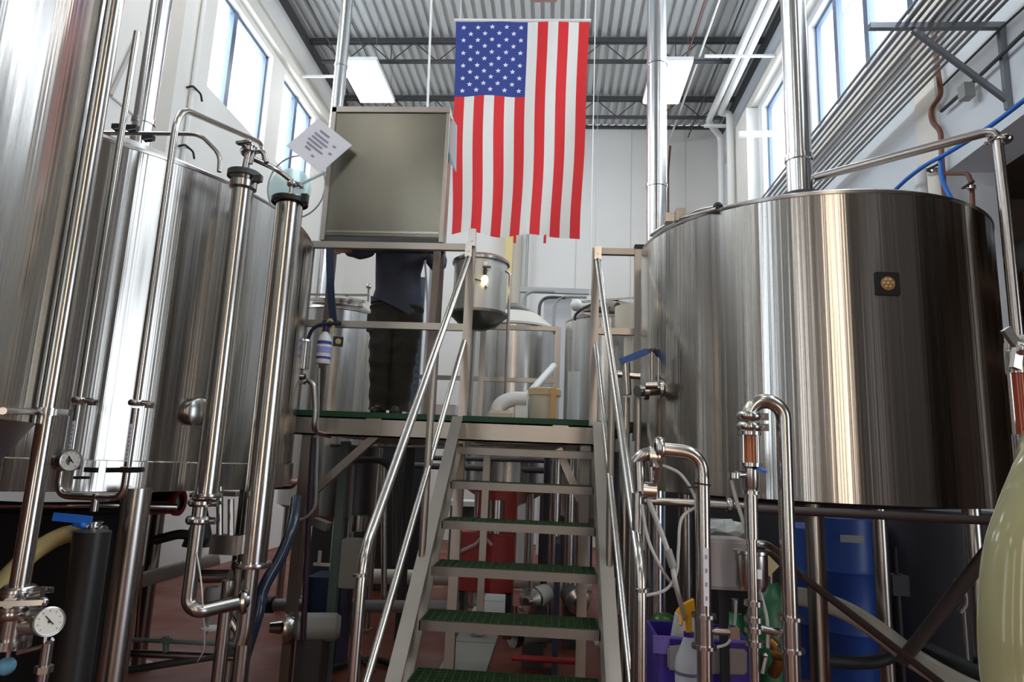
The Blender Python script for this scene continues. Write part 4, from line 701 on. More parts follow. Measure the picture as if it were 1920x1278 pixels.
pipe('small_tap', 'small tap pipe with a red knob on the left platform leg', 'tap', [P(512, 914, 4.0), P(548, 914, 4.0), P(556, 903, 4.0), P(556, 897, 4.0)], .010, CAST, .03)
bm = nb(); ball(bm, P(550, 902, 3.97), .022, (1, 1, .7)); solo('tap_knob', 'pale red round knob on the small tap', 'knob', bm, mat('pale_red_plastic', (.55, .28, .24), .5))
# ================================================================== UNDER THE PLATFORM
def upright(name, label, px, Y, z0, z1, r, mt, cat='pipe'): q = P(px, 1000, Y); return solo(name, label, cat, B(cyl, (q.x, q.y, z0), (q.x, q.y, z1), r, 20), mt)
q = P(655, 905, 6.0)
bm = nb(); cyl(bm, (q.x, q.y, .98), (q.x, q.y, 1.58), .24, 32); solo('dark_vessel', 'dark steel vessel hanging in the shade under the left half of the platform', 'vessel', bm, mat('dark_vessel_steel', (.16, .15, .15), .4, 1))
bm = nb(); a, b = P(640, 1010, 4.6), P(682, 1105, 4.6); bx(bm, (a.x, 4.6, b.z), (b.x, 4.72, a.z)); bmesh.ops.bevel(bm, geom=bm.edges[:], offset=.008, segments=2, affect='EDGES'); eb = solo('electrical_box', 'grey electrical box on the dark green post under the platform', 'electrical box', bm, GREYBOX)
bm = nb(); q = P(626, 1100, 4.75); box(bm, (q.x, q.y, .8), (.06, .06, 1.6)); solo('green_post', 'dark grey green square post left of the electrical box', 'post', bm, GRN2)
pipe('box_conduit', 'black cable pair dropping from the electrical box to the floor', 'cable', [P(655, 1105, 4.62), P(655, 1170, 4.62), P(672, 1230, 4.5), P(700, 1260, 4.4)], .014, BLACK, .08)
pipe('under_deck_pipe', 'dark bent pipe under the left half of the platform', 'pipe', [P(640, 862, 5.2), P(725, 862, 5.2), P(742, 905, 5.2), P(742, 1060, 5.2)], .026, DKGREY, .1)
pipe('under_deck_pipe', 'satin pipe rising beside the dark bent pipe under the platform', 'pipe', [P(720, 870, 5.5), P(720, 1140, 5.5)], .024, STEEL, 0)
pipe('under_deck_pipe', 'thin pale pipe in front of the dark vessel under the platform', 'pipe', [P(663, 872, 5.0), P(655, 1000, 5.0)], .010, GREYBOX, 0)
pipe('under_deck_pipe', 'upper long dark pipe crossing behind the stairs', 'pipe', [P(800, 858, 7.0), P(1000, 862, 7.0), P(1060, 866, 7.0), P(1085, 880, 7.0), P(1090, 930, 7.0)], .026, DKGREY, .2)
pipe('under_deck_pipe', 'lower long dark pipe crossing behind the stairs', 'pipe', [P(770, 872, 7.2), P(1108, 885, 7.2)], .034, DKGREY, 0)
pipe('under_deck_pipe', 'slim satin pipe under the deck beam left of the stairs', 'pipe', [P(620, 835, 4.9), P(840, 838, 4.9)], .012, STEEL, 0)
pipe('under_deck_pipe', 'slim satin pipe under the deck beam behind the top tread', 'pipe', [P(880, 832, 5.2), P(1060, 834, 5.2)], .013, STEEL, 0)
pipe('long_drain_pipe', 'long pale plastic pipe lying low across behind the stairs', 'pipe', [P(640, 1078, 6.6), P(900, 1085, 6.6), P(1110, 1096, 6.6)], .068, PVC, 0)
pipe('long_low_pipe', 'long grey pipe low across the floor under the platform', 'pipe', [P(500, 1133, 5.3), P(860, 1138, 5.3)], .045, mat('grey_pipe_paint', (.26, .25, .26), .4), 0)
bm = nb(); cyl(bm, P(500, 1133, 5.28), P(512, 1133, 5.28), .062, 20); solo('black_plug', 'black end plug of the long grey pipe', 'cap', bm, BLACK)
bm = nb(); q = P(980, 1000, 8.4); bx(bm, (q.x - .11, 8.4, 0), (q.x + .12, 8.6, 2.0)); solo('white_pillar', 'white square pillar seen through the stair treads', 'pillar', bm, WHITE)
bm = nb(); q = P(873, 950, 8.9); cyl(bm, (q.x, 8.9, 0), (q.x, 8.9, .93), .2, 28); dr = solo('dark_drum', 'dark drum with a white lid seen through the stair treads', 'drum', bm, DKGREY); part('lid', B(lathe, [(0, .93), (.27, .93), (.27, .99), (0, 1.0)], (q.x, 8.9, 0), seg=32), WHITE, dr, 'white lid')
RY = 6.35; a, b = P(868, 1050, RY), P(965, 990, RY); rm = thing('red_machine', 'dark red machine with pale tubes seen through the stair treads', 'machine', ((a.x + b.x) / 2, RY + .2, 0))
bm = nb(); bx(bm, (a.x - .08, RY, .32), (b.x, RY + .38, .85)); bmesh.ops.bevel(bm, geom=bm.edges[:], offset=.02, segments=2, affect='EDGES'); part('body', bm, RED, rm); bm = nb(); bx(bm, (a.x + .10, RY + .12, .85), (b.x, RY + .38, 1.25)); part('hood', bm, RED, rm)
bm = nb(); tube(bm, [P(860, 1035, RY - .1), P(893, 1020, RY - .1), P(905, 1003, RY - .1), P(922, 1022, RY - .1)], .016, .04, 10); part('pale_tube', bm, mat('pinkish_tube', (.6, .42, .40), .4), rm)
bm = nb(); cyl(bm, (b.x - .18, RY + .05, .85), (b.x - .18, RY + .05, 1.15), .07, 20); part('steel_canister', bm, STEEL, rm)
for sx in (a.x - .02, b.x - .06): bm = nb(); bx(bm, (sx, RY + .02, 0), (sx + .05, RY + .34, .33)); part('foot', bm, BLACK, rm)
for i, (px, Y, r, lb, mt) in enumerate(((1022, 6.4, .03, 'slim dark pipe standing right of the white pillar', DKGREY), (1040, 6.8, .055, 'satin pipe standing right of the white pillar', STEEL), (1068, 6.2, .05, 'thick satin pipe standing behind the right end of the treads', STEEL), (1098, 7.6, .05, 'white pipe standing behind the right stringer', WHITE), (760, 5.9, .04, 'dark pipe standing behind the left handrail', DKGREY), (700, 6.1, .03, 'satin pipe standing behind the dark vessel', STEEL), (1150, 5.6, .04, 'dark pipe standing behind the right handrail', DKGREY), (1172, 5.0, .03, 'satin pipe standing between the right handrail and the largest tank', STEEL))):
    upright('standing_pipe', lb, px, Y, 0, 1.62 if Y > 5.5 or i == 7 else 1.6, r, mt)
for i, yy in enumerate((4.2, 5.05, 5.9, 6.75, 7.6)):
    bm = nb(); bx(bm, (-.79, yy, 0), (-.45, yy + .83, .018)); solo('trench_cover', 'light grey floor trench slab, ' + ('nearest the stairs' if i == 0 else 'farthest from the stairs' if i == 4 else ('second', 'third', 'fourth')[i - 1] + ' counted from the stairs'), 'trench cover', bm, mat('pale_concrete', (.42, .42, .39), .7, vary=(.1, 6, V1)), 'floor trench slabs')
def pump(label, px, py, Y, d, k=1.0, mt=None):
    q = P(px, py, Y); r_ = thing('pump', label, 'pump', (q.x, q.y, 0)); c = V(q.x, q.y, max(.2, q.z)); part('motor', B(lathe, [(0, -.16), (.06, -.16), (.085, -.13), (.085, .10), (.06, .12), (0, .12)], c, d, seg=28), mt or GREYBOX, r_)
    part('pump_head', B(lathe, [(0, .12), (.09, .12), (.10, .14), (.10, .18), (.04, .2), (.03, .27), (0, .27)], c, d, seg=28), CAST, r_); bm = nb(); bx(bm, (c.x - .08, c.y - .08, 0), (c.x + .08, c.y + .08, c.z - .06)); part('stand', bm, DKGREY, r_)
    part('outlet', B(cyl, c + Vector(d) * .16, c + Vector(d) * .16 + V(0, 0, .2), .02, 12), CAST, r_); return r_
pump('grey pump on a stand beside the left platform leg', 590, 1175, 4.4, V(-1, -.3, 0)); pump('grey pump on the floor seen between the two lowest treads', 1000, 1185, 5.4, V(-.9, -.5, 0), mt=mat('pale_grey_enamel', (.34, .33, .31), .5)); pump('dark pump under the right side of the stairs', 1075, 1120, 6.0, V(.2, -1, 0), mt=DKGREY); pump('small grey pump beside the pale drain pipe behind the stairs', 1010, 1118, 6.0, V(-.4, -1, 0), mt=PVC)
pipe('floor_hose', 'dark hose curling on the floor under the platform', 'hose', [(-1.6, 4.8, .03), (-1.3, 5.2, .03), (-1.0, 4.9, .03), (-.95, 4.5, .03), (-1.2, 4.3, .03)], .022, BLACK, sp=True)
bm = nb(); bx(bm, (.02, 4.9, 0), (.06, 5.4, .95)); solo('leaning_board', 'dark blue board leaning under the right side of the stairs', 'board', bm, mat('dark_blue_board', (.05, .06, .12), .5))
pipe('red_pipe', 'dark red rail on the floor behind the lowest treads', 'pipe', [P(960, 1232, 4.8), P(1085, 1240, 4.8)], .02, RED, 0)
bm = nb(); q = P(612, 1040, 5.0); bx(bm, (q.x - .13, 5.0, 0), (q.x + .13, 5.3, .62)); solo('blue_crate', 'dark blue crate behind the left platform leg', 'crate', bm, mat('dark_blue_plastic', (.02, .05, .12), .4))
bm = nb(); q = P(608, 1058, 4.98); box(bm, q, (.16, .02, .02)); box(bm, q + V(-.04, 0, .05), (.02, .02, .09)); solo('steel_clasp', 'bright clasp on the dark blue crate', 'clasp', bm, WHITE)
bm = nb(); q = P(672, 980, 5.4); cyl(bm, q + V(0, 0, -.06), q + V(0, 0, .06), .07, 20); solo('small_canister', 'small pale steel canister above the electrical box', 'canister', bm, STEEL)
bm = nb(); q = P(603, 982, 5.2); box(bm, q, (.12, .1, .06), Matrix.Rotation(.3, 3, 'Y')); solo('pale_cover', 'pale tilted cover left of the small canister', 'cover', bm, GREYBOX)

for (xa_, xb_, Yc, lb) in ((588, 792, 7.9, 'long dark box added at the back to deepen the shade under the left half of the platform'), (1012, 1112, 8.9, 'dark box added at the back to darken the gap behind the right end of the treads')):  # dark boxes added in place of shade under the platform
    a, b = P(xa_, 950, Yc), P(xb_, 950, Yc); bm = nb(); bx(bm, (a.x, Yc, 0), (b.x, Yc + .4, 1.66)); bmesh.ops.bevel(bm, geom=bm.edges[:], offset=.015, segments=2, affect='EDGES'); solo('dark_backing', lb, 'cabinet', bm, mat('dark_backing_paint', (.03, .03, .035), .6))
q = P(352, 772, 2.93); dn = (q - V(C2.x, C2.y, q.z)); dn.z = 0; dn.normalize(); pq = V(C2.x, C2.y, q.z) + dn * R2; bm = nb(); lathe(bm, [(.05, -.02), (.05, .03), (.06, .03), (.06, .045), (.035, .055), (0, .055)], pq, dn, 28); part('side_port', bm, CAST, T2)
# ================================================================== RIGHT FOREGROUND
Yr = 2.45
# hooked pipe at left
x, y, zt_, _ = vline(1318, 1000, Yr, pyt=850); r_ = .0255
hp = thing('hooked_pipe', 'steel pipe that rises from the floor and bends left toward the stairs', 'pipe', (x, y, 0)); a = P(1236, 849, Yr); b = P(1188, 856, Yr)
part('tube', B(tube, [V(x, y, 0), V(x, y, zt_), V(a.x, y, zt_ + .01)], r_, .10, 20), POL, hp); part('clamp', clampbm(V(a.x, y, zt_ + .01), V(1, 0, 0), r_), CAST, hp)
zc = vline(1318, 1180, Yr, pyt=1182)[2]
bm = nb(); cyl(bm, (x, y, zc - .045), (x, y, zc + .045), .031, 24); part('coupling', bm, CAST, hp)
for s in (-1, 1): part('collar', B(lathe, [(.026, -.006), (.042, -.006), (.042, .006), (.026, .006)], V(x, y, zc + s * .05), seg=24), CAST, hp)
bm = nb(); cyl(bm, (x + .03, y, zc), (x + .10, y, zc), .012, 12); box(bm, (x + .10, y, zc), (.03, .03, .04)); part('side_port', bm, CAST, hp)
bm = nb(); box(bm, (x + .004, y - .0265, zc + .18), (.018, .002, .19)); ls = part('label_strip', bm, WHITEC, hp); bm = nb()
for i in range(4): box(bm, (x + .004, y - .028, zc + .11 + i * .045), (.008, .001, .014))
part('print', bm, INK, ls)
bm = nb(); zz = vline(1310, 955, Yr, pyt=907)[2]; lathe(bm, [(.026, -.003), (.029, -.003), (.029, .003), (.026, .003)], V(x, y, zz), V(.1, 0, 1), 20); box(bm, (x - .04, y - .01, zz - .012), (.03, .008, .006)); solo('black_cable_tie', 'black cable tie around the hooked pipe', 'cable tie', bm, BLACK)
bm = nb(); tube(bm, [a + V(-.0, .02, 0), P(1205, 852, Yr + .02), P(1192, 866, Yr + .03)], .024, .05, 18); cyl(bm, P(1198, 866, Yr + .02), P(1200, 920, Yr + .02), .022, 18); cyl(bm, P(1222, 866, Yr), P(1224, 915, Yr), .013, 12); cyl(bm, P(1205, 918, Yr), P(1230, 920, Yr), .03, 16); solo('mixing_tee', 'steel tee fitting at the left end of the hooked pipe', 'tee', bm, CAST)
valve('valve', 'butterfly valve on the tee at the left end of the hooked pipe', P(1226, 856, Yr), V(1, 0, 0), .026, V(0, -.8, -.6), hl=.05)
bm = nb(); q = P(1200, 1000, Yr + .05); cyl(bm, (q.x - .01, q.y, 0), (q.x - .01, q.y, P(1200, 925, Yr).z), .020, 16); solo('drop_pipe', 'dark steel pipe running down beside the right handrail from the tee', 'pipe', bm, STEEL)
for pts, r0, lb in (([P(1242, 872, Yr), P(1275, 888, Yr), P(1300, 925, Yr), P(1306, 960, Yr), P(1309, 1120, Yr), P(1311, 1290, Yr)], .006, 'thin pale air hose following the hooked pipe down'),
                    ([P(1213, 930, Yr), P(1235, 985, Yr), P(1258, 1050, Yr), P(1268, 1100, Yr), P(1285, 1160, Yr + .2)], .009, 'thick pale hose with a sleeve sloping down to the purple bin'),
                    ([P(1203, 945, Yr), P(1215, 1010, Yr), P(1240, 1065, Yr), P(1262, 1098, Yr + .1)], .006, 'thin grey hose looping left of the hooked pipe'),
                    ([P(1310, 948, Yr + .02), P(1278, 972, Yr), P(1272, 1030, Yr), P(1268, 1075, Yr), P(1248, 1105, Yr), P(1212, 1116, Yr)], .0055, 'thin white hose curling back to the right handrail')):
    pipe('air_hose', lb, 'hose', pts, r0, mat('pale_grey_hose', (.55, .55, .52), .35), sp=True, seg=10)
bm = nb(); cyl(bm, P(1252, 1030, Yr - .01), P(1262, 1062, Yr - .01), .014, 14); solo('hose_sleeve', 'grey sleeve on the thick pale hose', 'sleeve', bm, GREYBOX)
pipe('tank_rail_pipe', 'beige satin pipe running under the bottom edge of the largest tank', 'pipe', [P(1208, 938, 2.95), P(1375, 948, 2.95), P(1400, 950, 2.95)], .017, STEEL, 0, clamps=[(P(1368, 947, 2.95), V(1, 0, 0))])
pipe('tank_frame_tube', 'dark frame tube running right under the largest tank', 'tube', [P(1400, 953, 2.9), P(1900, 978, 2.95)], .018, mat('dark_frame_steel', (.12, .10, .10), .4, .6), 0)
pipe('diagonal_brace', 'long dark diagonal brace falling right under the largest tank', 'brace', [P(1440, 1030, 2.75), P(1480, 1062, 2.8), P(1790, 1300, 3.1)], .015, MAT['dark_frame_steel'], 0)
pipe('diagonal_brace', 'dark diagonal brace falling left from the far right leg of the largest tank', 'brace', [P(1880, 1000, 3.3), P(1690, 1240, 3.7)], .032, MAT['dark_frame_steel'], 0)
# U pipe with sight glass
x3, y3, _, _ = vline(1476, 1000, 2.4); x4, y4, z4, _ = vline(1407, 900, 2.4, pyt=775); ztop = P(1440, 752, 2.4).z
up = thing('arched_pipe', 'tall steel pipe with a rounded arch in front of the largest tank', 'pipe', (x3, y3, 0)); xm = (x3 + x4) / 2; rad = (x3 - x4) / 2
path = [V(x3, y3, 0), V(x3, y3, ztop - rad)] + [V(xm + rad * math.cos(t), y3, ztop - rad + rad * math.sin(t)) for t in [PI * i / 14 for i in range(1, 14)]] + [V(x4, y3, ztop - rad), V(x4, y3, z4)]
part('tube', B(tube, path, .026, 0, 20, raw=True), POL, up)
zc = vline(1476, 1180, 2.4, pyt=1187)[2]; part('coupling', B(cyl, (x3, y3, zc - .045), (x3, y3, zc + .045), .031, 24), CAST, up)
for s in (-1, 1): part('collar', B(lathe, [(.026, -.006), (.043, -.006), (.043, .006), (.026, .006)], V(x3, y3, zc + s * .05), seg=24), CAST, up)
part('cross_link', B(cyl, (x4 + .02, y3, zc + .01), (x3 - .03, y3, zc), .013, 14), CAST, up)
def z_at(py): return vline(1407, 900, 2.4, pyt=py)[2]
sg = thing('sight_glass', 'sight glass filled with amber liquid under the arch of the tall steel pipe', 'sight glass', (x4, y4, z_at(868))); part('liquid', B(cyl, (x4, y4, z_at(866)), (x4, y4, z_at(816)), .0185, 24), AMBER, sg, 'amber liquid'); part('glass', B(lathe, [(.022, z_at(868)), (.022, z_at(814))], (x4, y4, 0), seg=28), CLEARP, sg)
for a in range(4): bm = nb(); t = a * PI / 2 + .6; cyl(bm, (x4 + .034 * math.cos(t), y4 + .034 * math.sin(t), z_at(870)), (x4 + .034 * math.cos(t), y4 + .034 * math.sin(t), z_at(812)), .003, 8); part('guard_rod', bm, CAST, sg)
for py in (812, 871): part('end_plate', B(lathe, [(0, -.006), (.040, -.006), (.040, .006), (0, .006)], V(x4, y4, z_at(py)), seg=28), CAST, sg)
for py in (780, 800): part('clamp', clampbm(V(x4, y4, z_at(py)), UPZ, .024), CAST, sg)
bm = nb(); lathe(bm, [(.02, z_at(874)), (.027, z_at(878)), (.027, z_at(912)), (.022, z_at(918)), (.03, z_at(920)), (.03, z_at(926)), (0, z_at(926))], (x4, y4, 0), seg=24); cyl(bm, P(1378, 890, 2.38), (x4, y4, z_at(888)), .012, 12); cyl(bm, P(1376, 886, 2.37), P(1376, 896, 2.37), .02, 12); solo('valve_block', 'polished valve block under the amber sight glass', 'valve', bm, CAST)
bm = nb(); beam(bm, P(1420, 877, 2.38), P(1434, 884, 2.3), .012, .01); solo('blue_latch', 'small blue latch beside the amber sight glass', 'latch', bm, LBLUE)
ss = thing('sampling_pipe', 'slim polished vertical pipe under the amber sight glass', 'pipe', (x4, y4, 0)); part('tube', B(cyl, (x4, y4, 0), (x4, y4, z_at(926)), .017, 20), POL, ss); part('sleeve', B(cyl, (x4, y4, z_at(1010)), (x4, y4, z_at(928)), .0225, 20), CAST, ss)
for py in (1130, 1160, 1180, 1205): part('collar', B(lathe, [(.017, -.008), (.03, -.008), (.03, .008), (.017, .008)], V(x4, y4, z_at(py)), seg=22), CAST, ss)
fb = P(1410, 1072, 2.4); fi = thing('filter_bowl', 'clear filter bowl on the slim vertical pipe beside the grey motor cover', 'filter', (x4 + .01, y4 + .03, z_at(1112))); part('bowl', B(lathe, [(0, z_at(1110)), (.045, z_at(1110)), (.055, z_at(1098)), (.055, z_at(1042)), (.06, z_at(1040)), (.06, z_at(1034)), (0, z_at(1034))], (x4 + .01, y4 + .05, 0), seg=30), CAST, fi)
bm = nb(); box(bm, (x4 + .016, y4 - .008, z_at(1075)), (.024, .003, .03)); part('label', bm, WHITEC, fi)
pipe('air_hose', 'thin pale hose sloping from the tank edge to the slim vertical pipe', 'hose', [P(1372, 900, 2.42), P(1380, 935, 2.42), P(1396, 985, 2.42), P(1404, 1020, 2.43)], .007, MAT['pale_grey_hose'], sp=True)
pipe('air_hose', 'thin white hose hanging in a loop below the grey motor cover', 'hose', [P(1380, 1125, 2.6), P(1377, 1170, 2.6), P(1365, 1205, 2.6), P(1335, 1214, 2.6)], .005, MAT['pale_grey_hose'], sp=True)
pipe('air_hose', 'steel braided hose sweeping right from the slim vertical pipe under the tank', 'hose', [P(1410, 1018, 2.42), P(1440, 1022, 2.45), P(1470, 1045, 2.6), P(1500, 1078, 2.8)], .012, STEEL, sp=True)
pipe('air_hose', 'grey hose behind the filter bowl running to the thermometer', 'hose', [P(1425, 1110, 2.5), P(1438, 1160, 2.5), P(1440, 1215, 2.45)], .006, MAT['pale_grey_hose'], sp=True)
th = P(1432, 1228, 2.38); bm = nb(); cyl(bm, P(1437, 1228, 2.38), P(1430, 1262, 2.38), .007, 10); ball(bm, P(1435, 1228, 2.38), .009, seg=10); solo('probe', 'short bright steel probe hanging between the two vertical pipes', 'probe', bm, CAST)
# motor cover, cylinders, bin
mc = thing('motor_cover', 'grey box-shaped motor cover behind the hooked pipe', 'motor', P(1368, 1105, 2.75)); a, b = P(1326, 1103, 2.62), P(1404, 1012, 2.62); bm = nb(); bx(bm, (a.x, 2.6, a.z), (b.x, 2.76, b.z)); bmesh.ops.bevel(bm, geom=bm.edges[:], offset=.012, segments=2, affect='EDGES'); part('cover', bm, mat('warm_grey_enamel', (.33, .29, .28), .5), mc)
bm = nb(); bx(bm, ((a.x + b.x) / 2 - .015, 2.68, 0), ((a.x + b.x) / 2 + .015, 2.71, a.z)); part('stand', bm, BLACK, mc)
bm = nb(); random.seed(3); q = P(1360, 1000, 2.8)
vs = []; ball(bm, q + V(0, .04, .01), .085, (1.1, .8, .45), 14)
for v in bm.verts: v.co += V(random.uniform(-1, 1), random.uniform(-1, 1), random.uniform(-1, 1)) * .014
solo('crumpled_plastic', 'crumpled pale plastic wrap lying on the grey motor cover', 'plastic wrap', bm, mat('crumpled_wrap', (.42, .44, .42), .3), smooth=False)
for (px, Y, zz, lb) in ((1447, 3.0, 1.02, 'dark green gas cylinder with a pale yellow tag right of the filter bowl'), (1378, 3.15, .86, 'dark green gas cylinder behind the purple bin, left of the other')):
    q = P(px, 1150, Y); g = thing('gas_cylinder', lb, 'gas cylinder', (q.x, q.y, 0), 'green gas cylinders'); part('body', B(lathe, [(0, .0), (.10, .0), (.105, .02), (.105, zz - .12), (.085, zz - .05), (.04, zz), (.03, zz + .03), (0, zz + .03)], (q.x, q.y, 0), seg=36), GREEN, g)
    part('cylinder_valve', B(cyl, (q.x, q.y, zz + .03), (q.x, q.y, zz + .09), .016, 12), CAST, g)
    if px == 1447: t = P(1441, 1060, Y - .10); bm = nb(); box(bm, t + V(.0, 0, 0), (.06, .003, .06), Matrix.Rotation(.78, 3, 'Y')); part('tag', bm, mat('pale_yellow_tag', (.75, .66, .40), .6), g)
bm = nb(); tube(bm, smooth_path([P(1440, 1198, 2.75), P(1458, 1215, 2.75), P(1462, 1240, 2.75), P(1450, 1262, 2.8)], .05), .022, raw=True); cyl(bm, P(1452, 1225, 2.75), P(1474, 1230, 2.7), .02, 12); solo('brass_valve', 'brown brass valve on the floor behind the arched pipe', 'valve', bm, mat('brass', (.40, .20, .06), .3, .8))
a, b = P(1230, 1200, 2.78), P(1412, 1270, 2.78); zt_ = P(1290, 1198, 2.78).z; bn = thing('plastic_bin', 'purple plastic bin holding white cloths under the largest tank', 'bin', ((a.x + b.x) / 2, 2.95, 0)); bm = nb(); x0, x1, y0, y1 = a.x, b.x, 2.78, 3.06
for (p_, q_) in (((x0, y0, .02), (x1, y0 + .012, zt_)), ((x0, y1, .02), (x1, y1 + .012, zt_)), ((x0, y0, .02), (x0 + .012, y1, zt_)), ((x1 - .012, y0, .02), (x1, y1, zt_)), ((x0, y0, 0), (x1, y1, .02))): bx(bm, p_, q_)
part('body', bm, PURPLE, bn); bm = nb(); bx(bm, (x0 - .012, y0 - .012, zt_ - .055), (x0 + .05, y0 + .0, zt_ + .002)); bx(bm, (x0 - .012, y0 - .012, zt_ - .0), (x1 + .01, y0 + .004, zt_ + .008)); part('rim', bm, mat('light_purple_plastic', (.16, .11, .42), .4), bn)
def cloth(name, label, cat, pts, Y, d, mt):
    bm = nb(); f = bm.faces.new([bm.verts.new(P(px, py, Y)) for px, py in pts]); r = bmesh.ops.extrude_face_region(bm, geom=[f]); bmesh.ops.translate(bm, vec=V(0, d, 0), verts=[v for v in r['geom'] if isinstance(v, bmesh.types.BMVert)]); bmesh.ops.bevel(bm, geom=bm.edges[:], offset=.008, segments=2, affect='EDGES'); return solo(name, label, cat, bm, mt)
cloth('white_bag', 'white bag standing in the purple bin behind the yellow spray nozzle', 'bag', [(1262, 1205), (1272, 1150), (1300, 1150), (1312, 1210)], 2.84, .08, mat('dull_white_bag', (.55, .54, .53), .6))
cloth('grey_cloth', 'grey cloth hanging over the front of the purple bin, left', 'cloth', [(1252, 1212), (1290, 1208), (1292, 1262), (1252, 1256)], 2.755, .02, mat('grey_cloth', (.30, .27, .26), .9))
cloth('grey_cloth', 'large grey brown cloth hanging over the front of the purple bin, right', 'cloth', [(1332, 1214), (1402, 1218), (1402, 1266), (1330, 1264)], 2.755, .02, mat('grey_brown_cloth', (.24, .20, .19), .9))
cloth('white_folder', 'white folded sheet leaning in the purple bin right of the hooked pipe', 'folder', [(1338, 1218), (1342, 1176), (1396, 1194), (1393, 1216)], 2.9, .03, mat('dull_white_sheet', (.52, .51, .50), .6))
sp = thing('spray_bottle', 'spray bottle with bright yellow nozzle in front of the purple bin', 'spray bottle', P(1290, 1290, 2.62)); q = P(1292, 1290, 2.62); z_ = lambda py: P(1292, py, 2.62).z; cc = V(q.x, q.y, 0)
part('bottle', B(lathe, [(0, z_(1330)), (.048, z_(1330)), (.05, z_(1250)), (.046, z_(1232)), (.026, z_(1205)), (.018, z_(1192)), (0, z_(1192))], cc, seg=26), mat('cloudy_plastic', (.50, .52, .56), .35), sp); part('collar', B(cyl, (q.x, q.y, z_(1193)), (q.x, q.y, z_(1184)), .019, 16), PURPLE, sp)
bm = nb(); cyl(bm, (q.x, q.y, z_(1186)), (q.x, q.y, z_(1150)), .012, 12)
hd = [(1300, 1122), (1303, 1150), (1272, 1152), (1268, 1146), (1280, 1132)]; f = bm.faces.new([bm.verts.new(P(px, py, 2.62) + V(0, -.015, 0)) for px, py in hd]); r = bmesh.ops.extrude_face_region(bm, geom=[f]); bmesh.ops.translate(bm, vec=V(0, .03, 0), verts=[v for v in r['geom'] if isinstance(v, bmesh.types.BMVert)]); beam(bm, P(1280, 1150, 2.62), P(1276, 1172, 2.60), .008, .014); part('nozzle', bm, YELLOW, sp, 'bright yellow spray nozzle'); part('label_line', B(lathe, [(.0495, z_(1262)), (.0508, z_(1262)), (.0508, z_(1256)), (.0495, z_(1256))], cc, seg=26), mat('grey_blue_ink', (.12, .14, .25), .5), sp)
bm = nb(); ball(bm, P(1245, 1165, 3.3), .05, (1.3, 1, .8), 12); solo('green_bottle', 'dark green rounded bottle behind the right handrail', 'bottle', bm, mat('bottle_green', (.03, .10, .02), .25))
# tank 1 valve cluster on the left wall of the largest tank
vq = P(1238, 725, 3.55); bm = nb(); cyl(bm, P(1195, 733, 3.55), P(1262, 728, 3.7), .030, 20); lathe(bm, [(.03, -.012), (.05, -.012), (.05, .012), (.03, .012)], P(1212, 732, 3.58), V(1, 0, .0), 20); lathe(bm, [(.03, -.012), (.055, -.012), (.055, .012), (.03, .012)], P(1240, 730, 3.64), V(1, 0, .0), 20); cyl(bm, P(1222, 716, 3.55), P(1222, 660, 3.55), .009, 10); cyl(bm, P(1234, 716, 3.55), P(1234, 670, 3.55), .006, 10); cyl(bm, P(1262, 745, 3.6), P(1262, 680, 3.6), .03, 14); cyl(bm, P(1210, 722, 3.52), P(1232, 722, 3.52), .022, 14); part('side_valve', bm, CAST, TR)
bh = thing('lever_valve', 'long blue lever handle beside the left edge of the largest tank', 'lever', P(1180, 680, 3.7)); part('lever', B(beam, P(1163, 678, 3.7), P(1214, 658, 3.7), .02, .035), mat('dusty_blue_rubber', (.04, .12, .40), .5), bh); part('lever_end', B(beam, P(1210, 660, 3.7), P(1224, 656, 3.7), .014, .024), DKGREY, bh); bm = nb(); cyl(bm, P(1172, 680, 3.72), P(1175, 740, 3.72), .028, 16); cyl(bm, P(1150, 700, 3.72), P(1200, 705, 3.72), .02, 14); part('valve_body', bm, CAST, bh)
for (px, lb, r) in ((1196, 'satin riser pipe close to the left edge of the largest tank', .018), (1172, 'satin riser pipe under the blue lever handle', .024)): q = P(px, 850, 3.72); solo('riser_pipe', lb, 'pipe', B(cyl, (q.x, q.y, 0), (q.x, q.y, P(px, 745, 3.72).z), r, 16), STEEL)
pipe('tank_cable', 'dark thin cable curving over the left face of the largest tank', 'cable', [P(1200, 478, 3.95), P(1225, 490, 3.78), P(1245, 540, 3.62), P(1262, 600, 3.52), P(1275, 660, 3.46)], .005, DKGREY, sp=True, seg=6) if False else None
# background under the largest tank
for (px, Y, r, lb) in ((1583, 5.2, .22, 'dark blue plastic drum with a white label under the largest tank'), (1512, 5.6, .16, 'narrow dark blue drum behind the arched pipe')):
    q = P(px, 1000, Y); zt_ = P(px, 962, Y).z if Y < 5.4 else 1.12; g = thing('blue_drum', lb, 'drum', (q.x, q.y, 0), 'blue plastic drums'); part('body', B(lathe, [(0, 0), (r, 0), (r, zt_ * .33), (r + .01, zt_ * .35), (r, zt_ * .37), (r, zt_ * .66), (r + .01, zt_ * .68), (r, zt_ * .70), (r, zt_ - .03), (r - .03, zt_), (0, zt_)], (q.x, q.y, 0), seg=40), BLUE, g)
    if px == 1583: bm = nb(); box(bm, (q.x - .04, q.y - r - .004, zt_ - .16), (.16, .004, .05)); part('label', bm, GREYBOX, g)
q = P(1765, 1000, 5.0); bm = nb(); cyl(bm, (q.x, q.y, 0), (q.x, q.y, 1.3), .33, 44); solo('dark_tank', 'large plain dark grey tank in the shade under the right side of the largest tank', 'tank', bm, mat('dark_grey_plastic', (.05, .05, .055), .55))
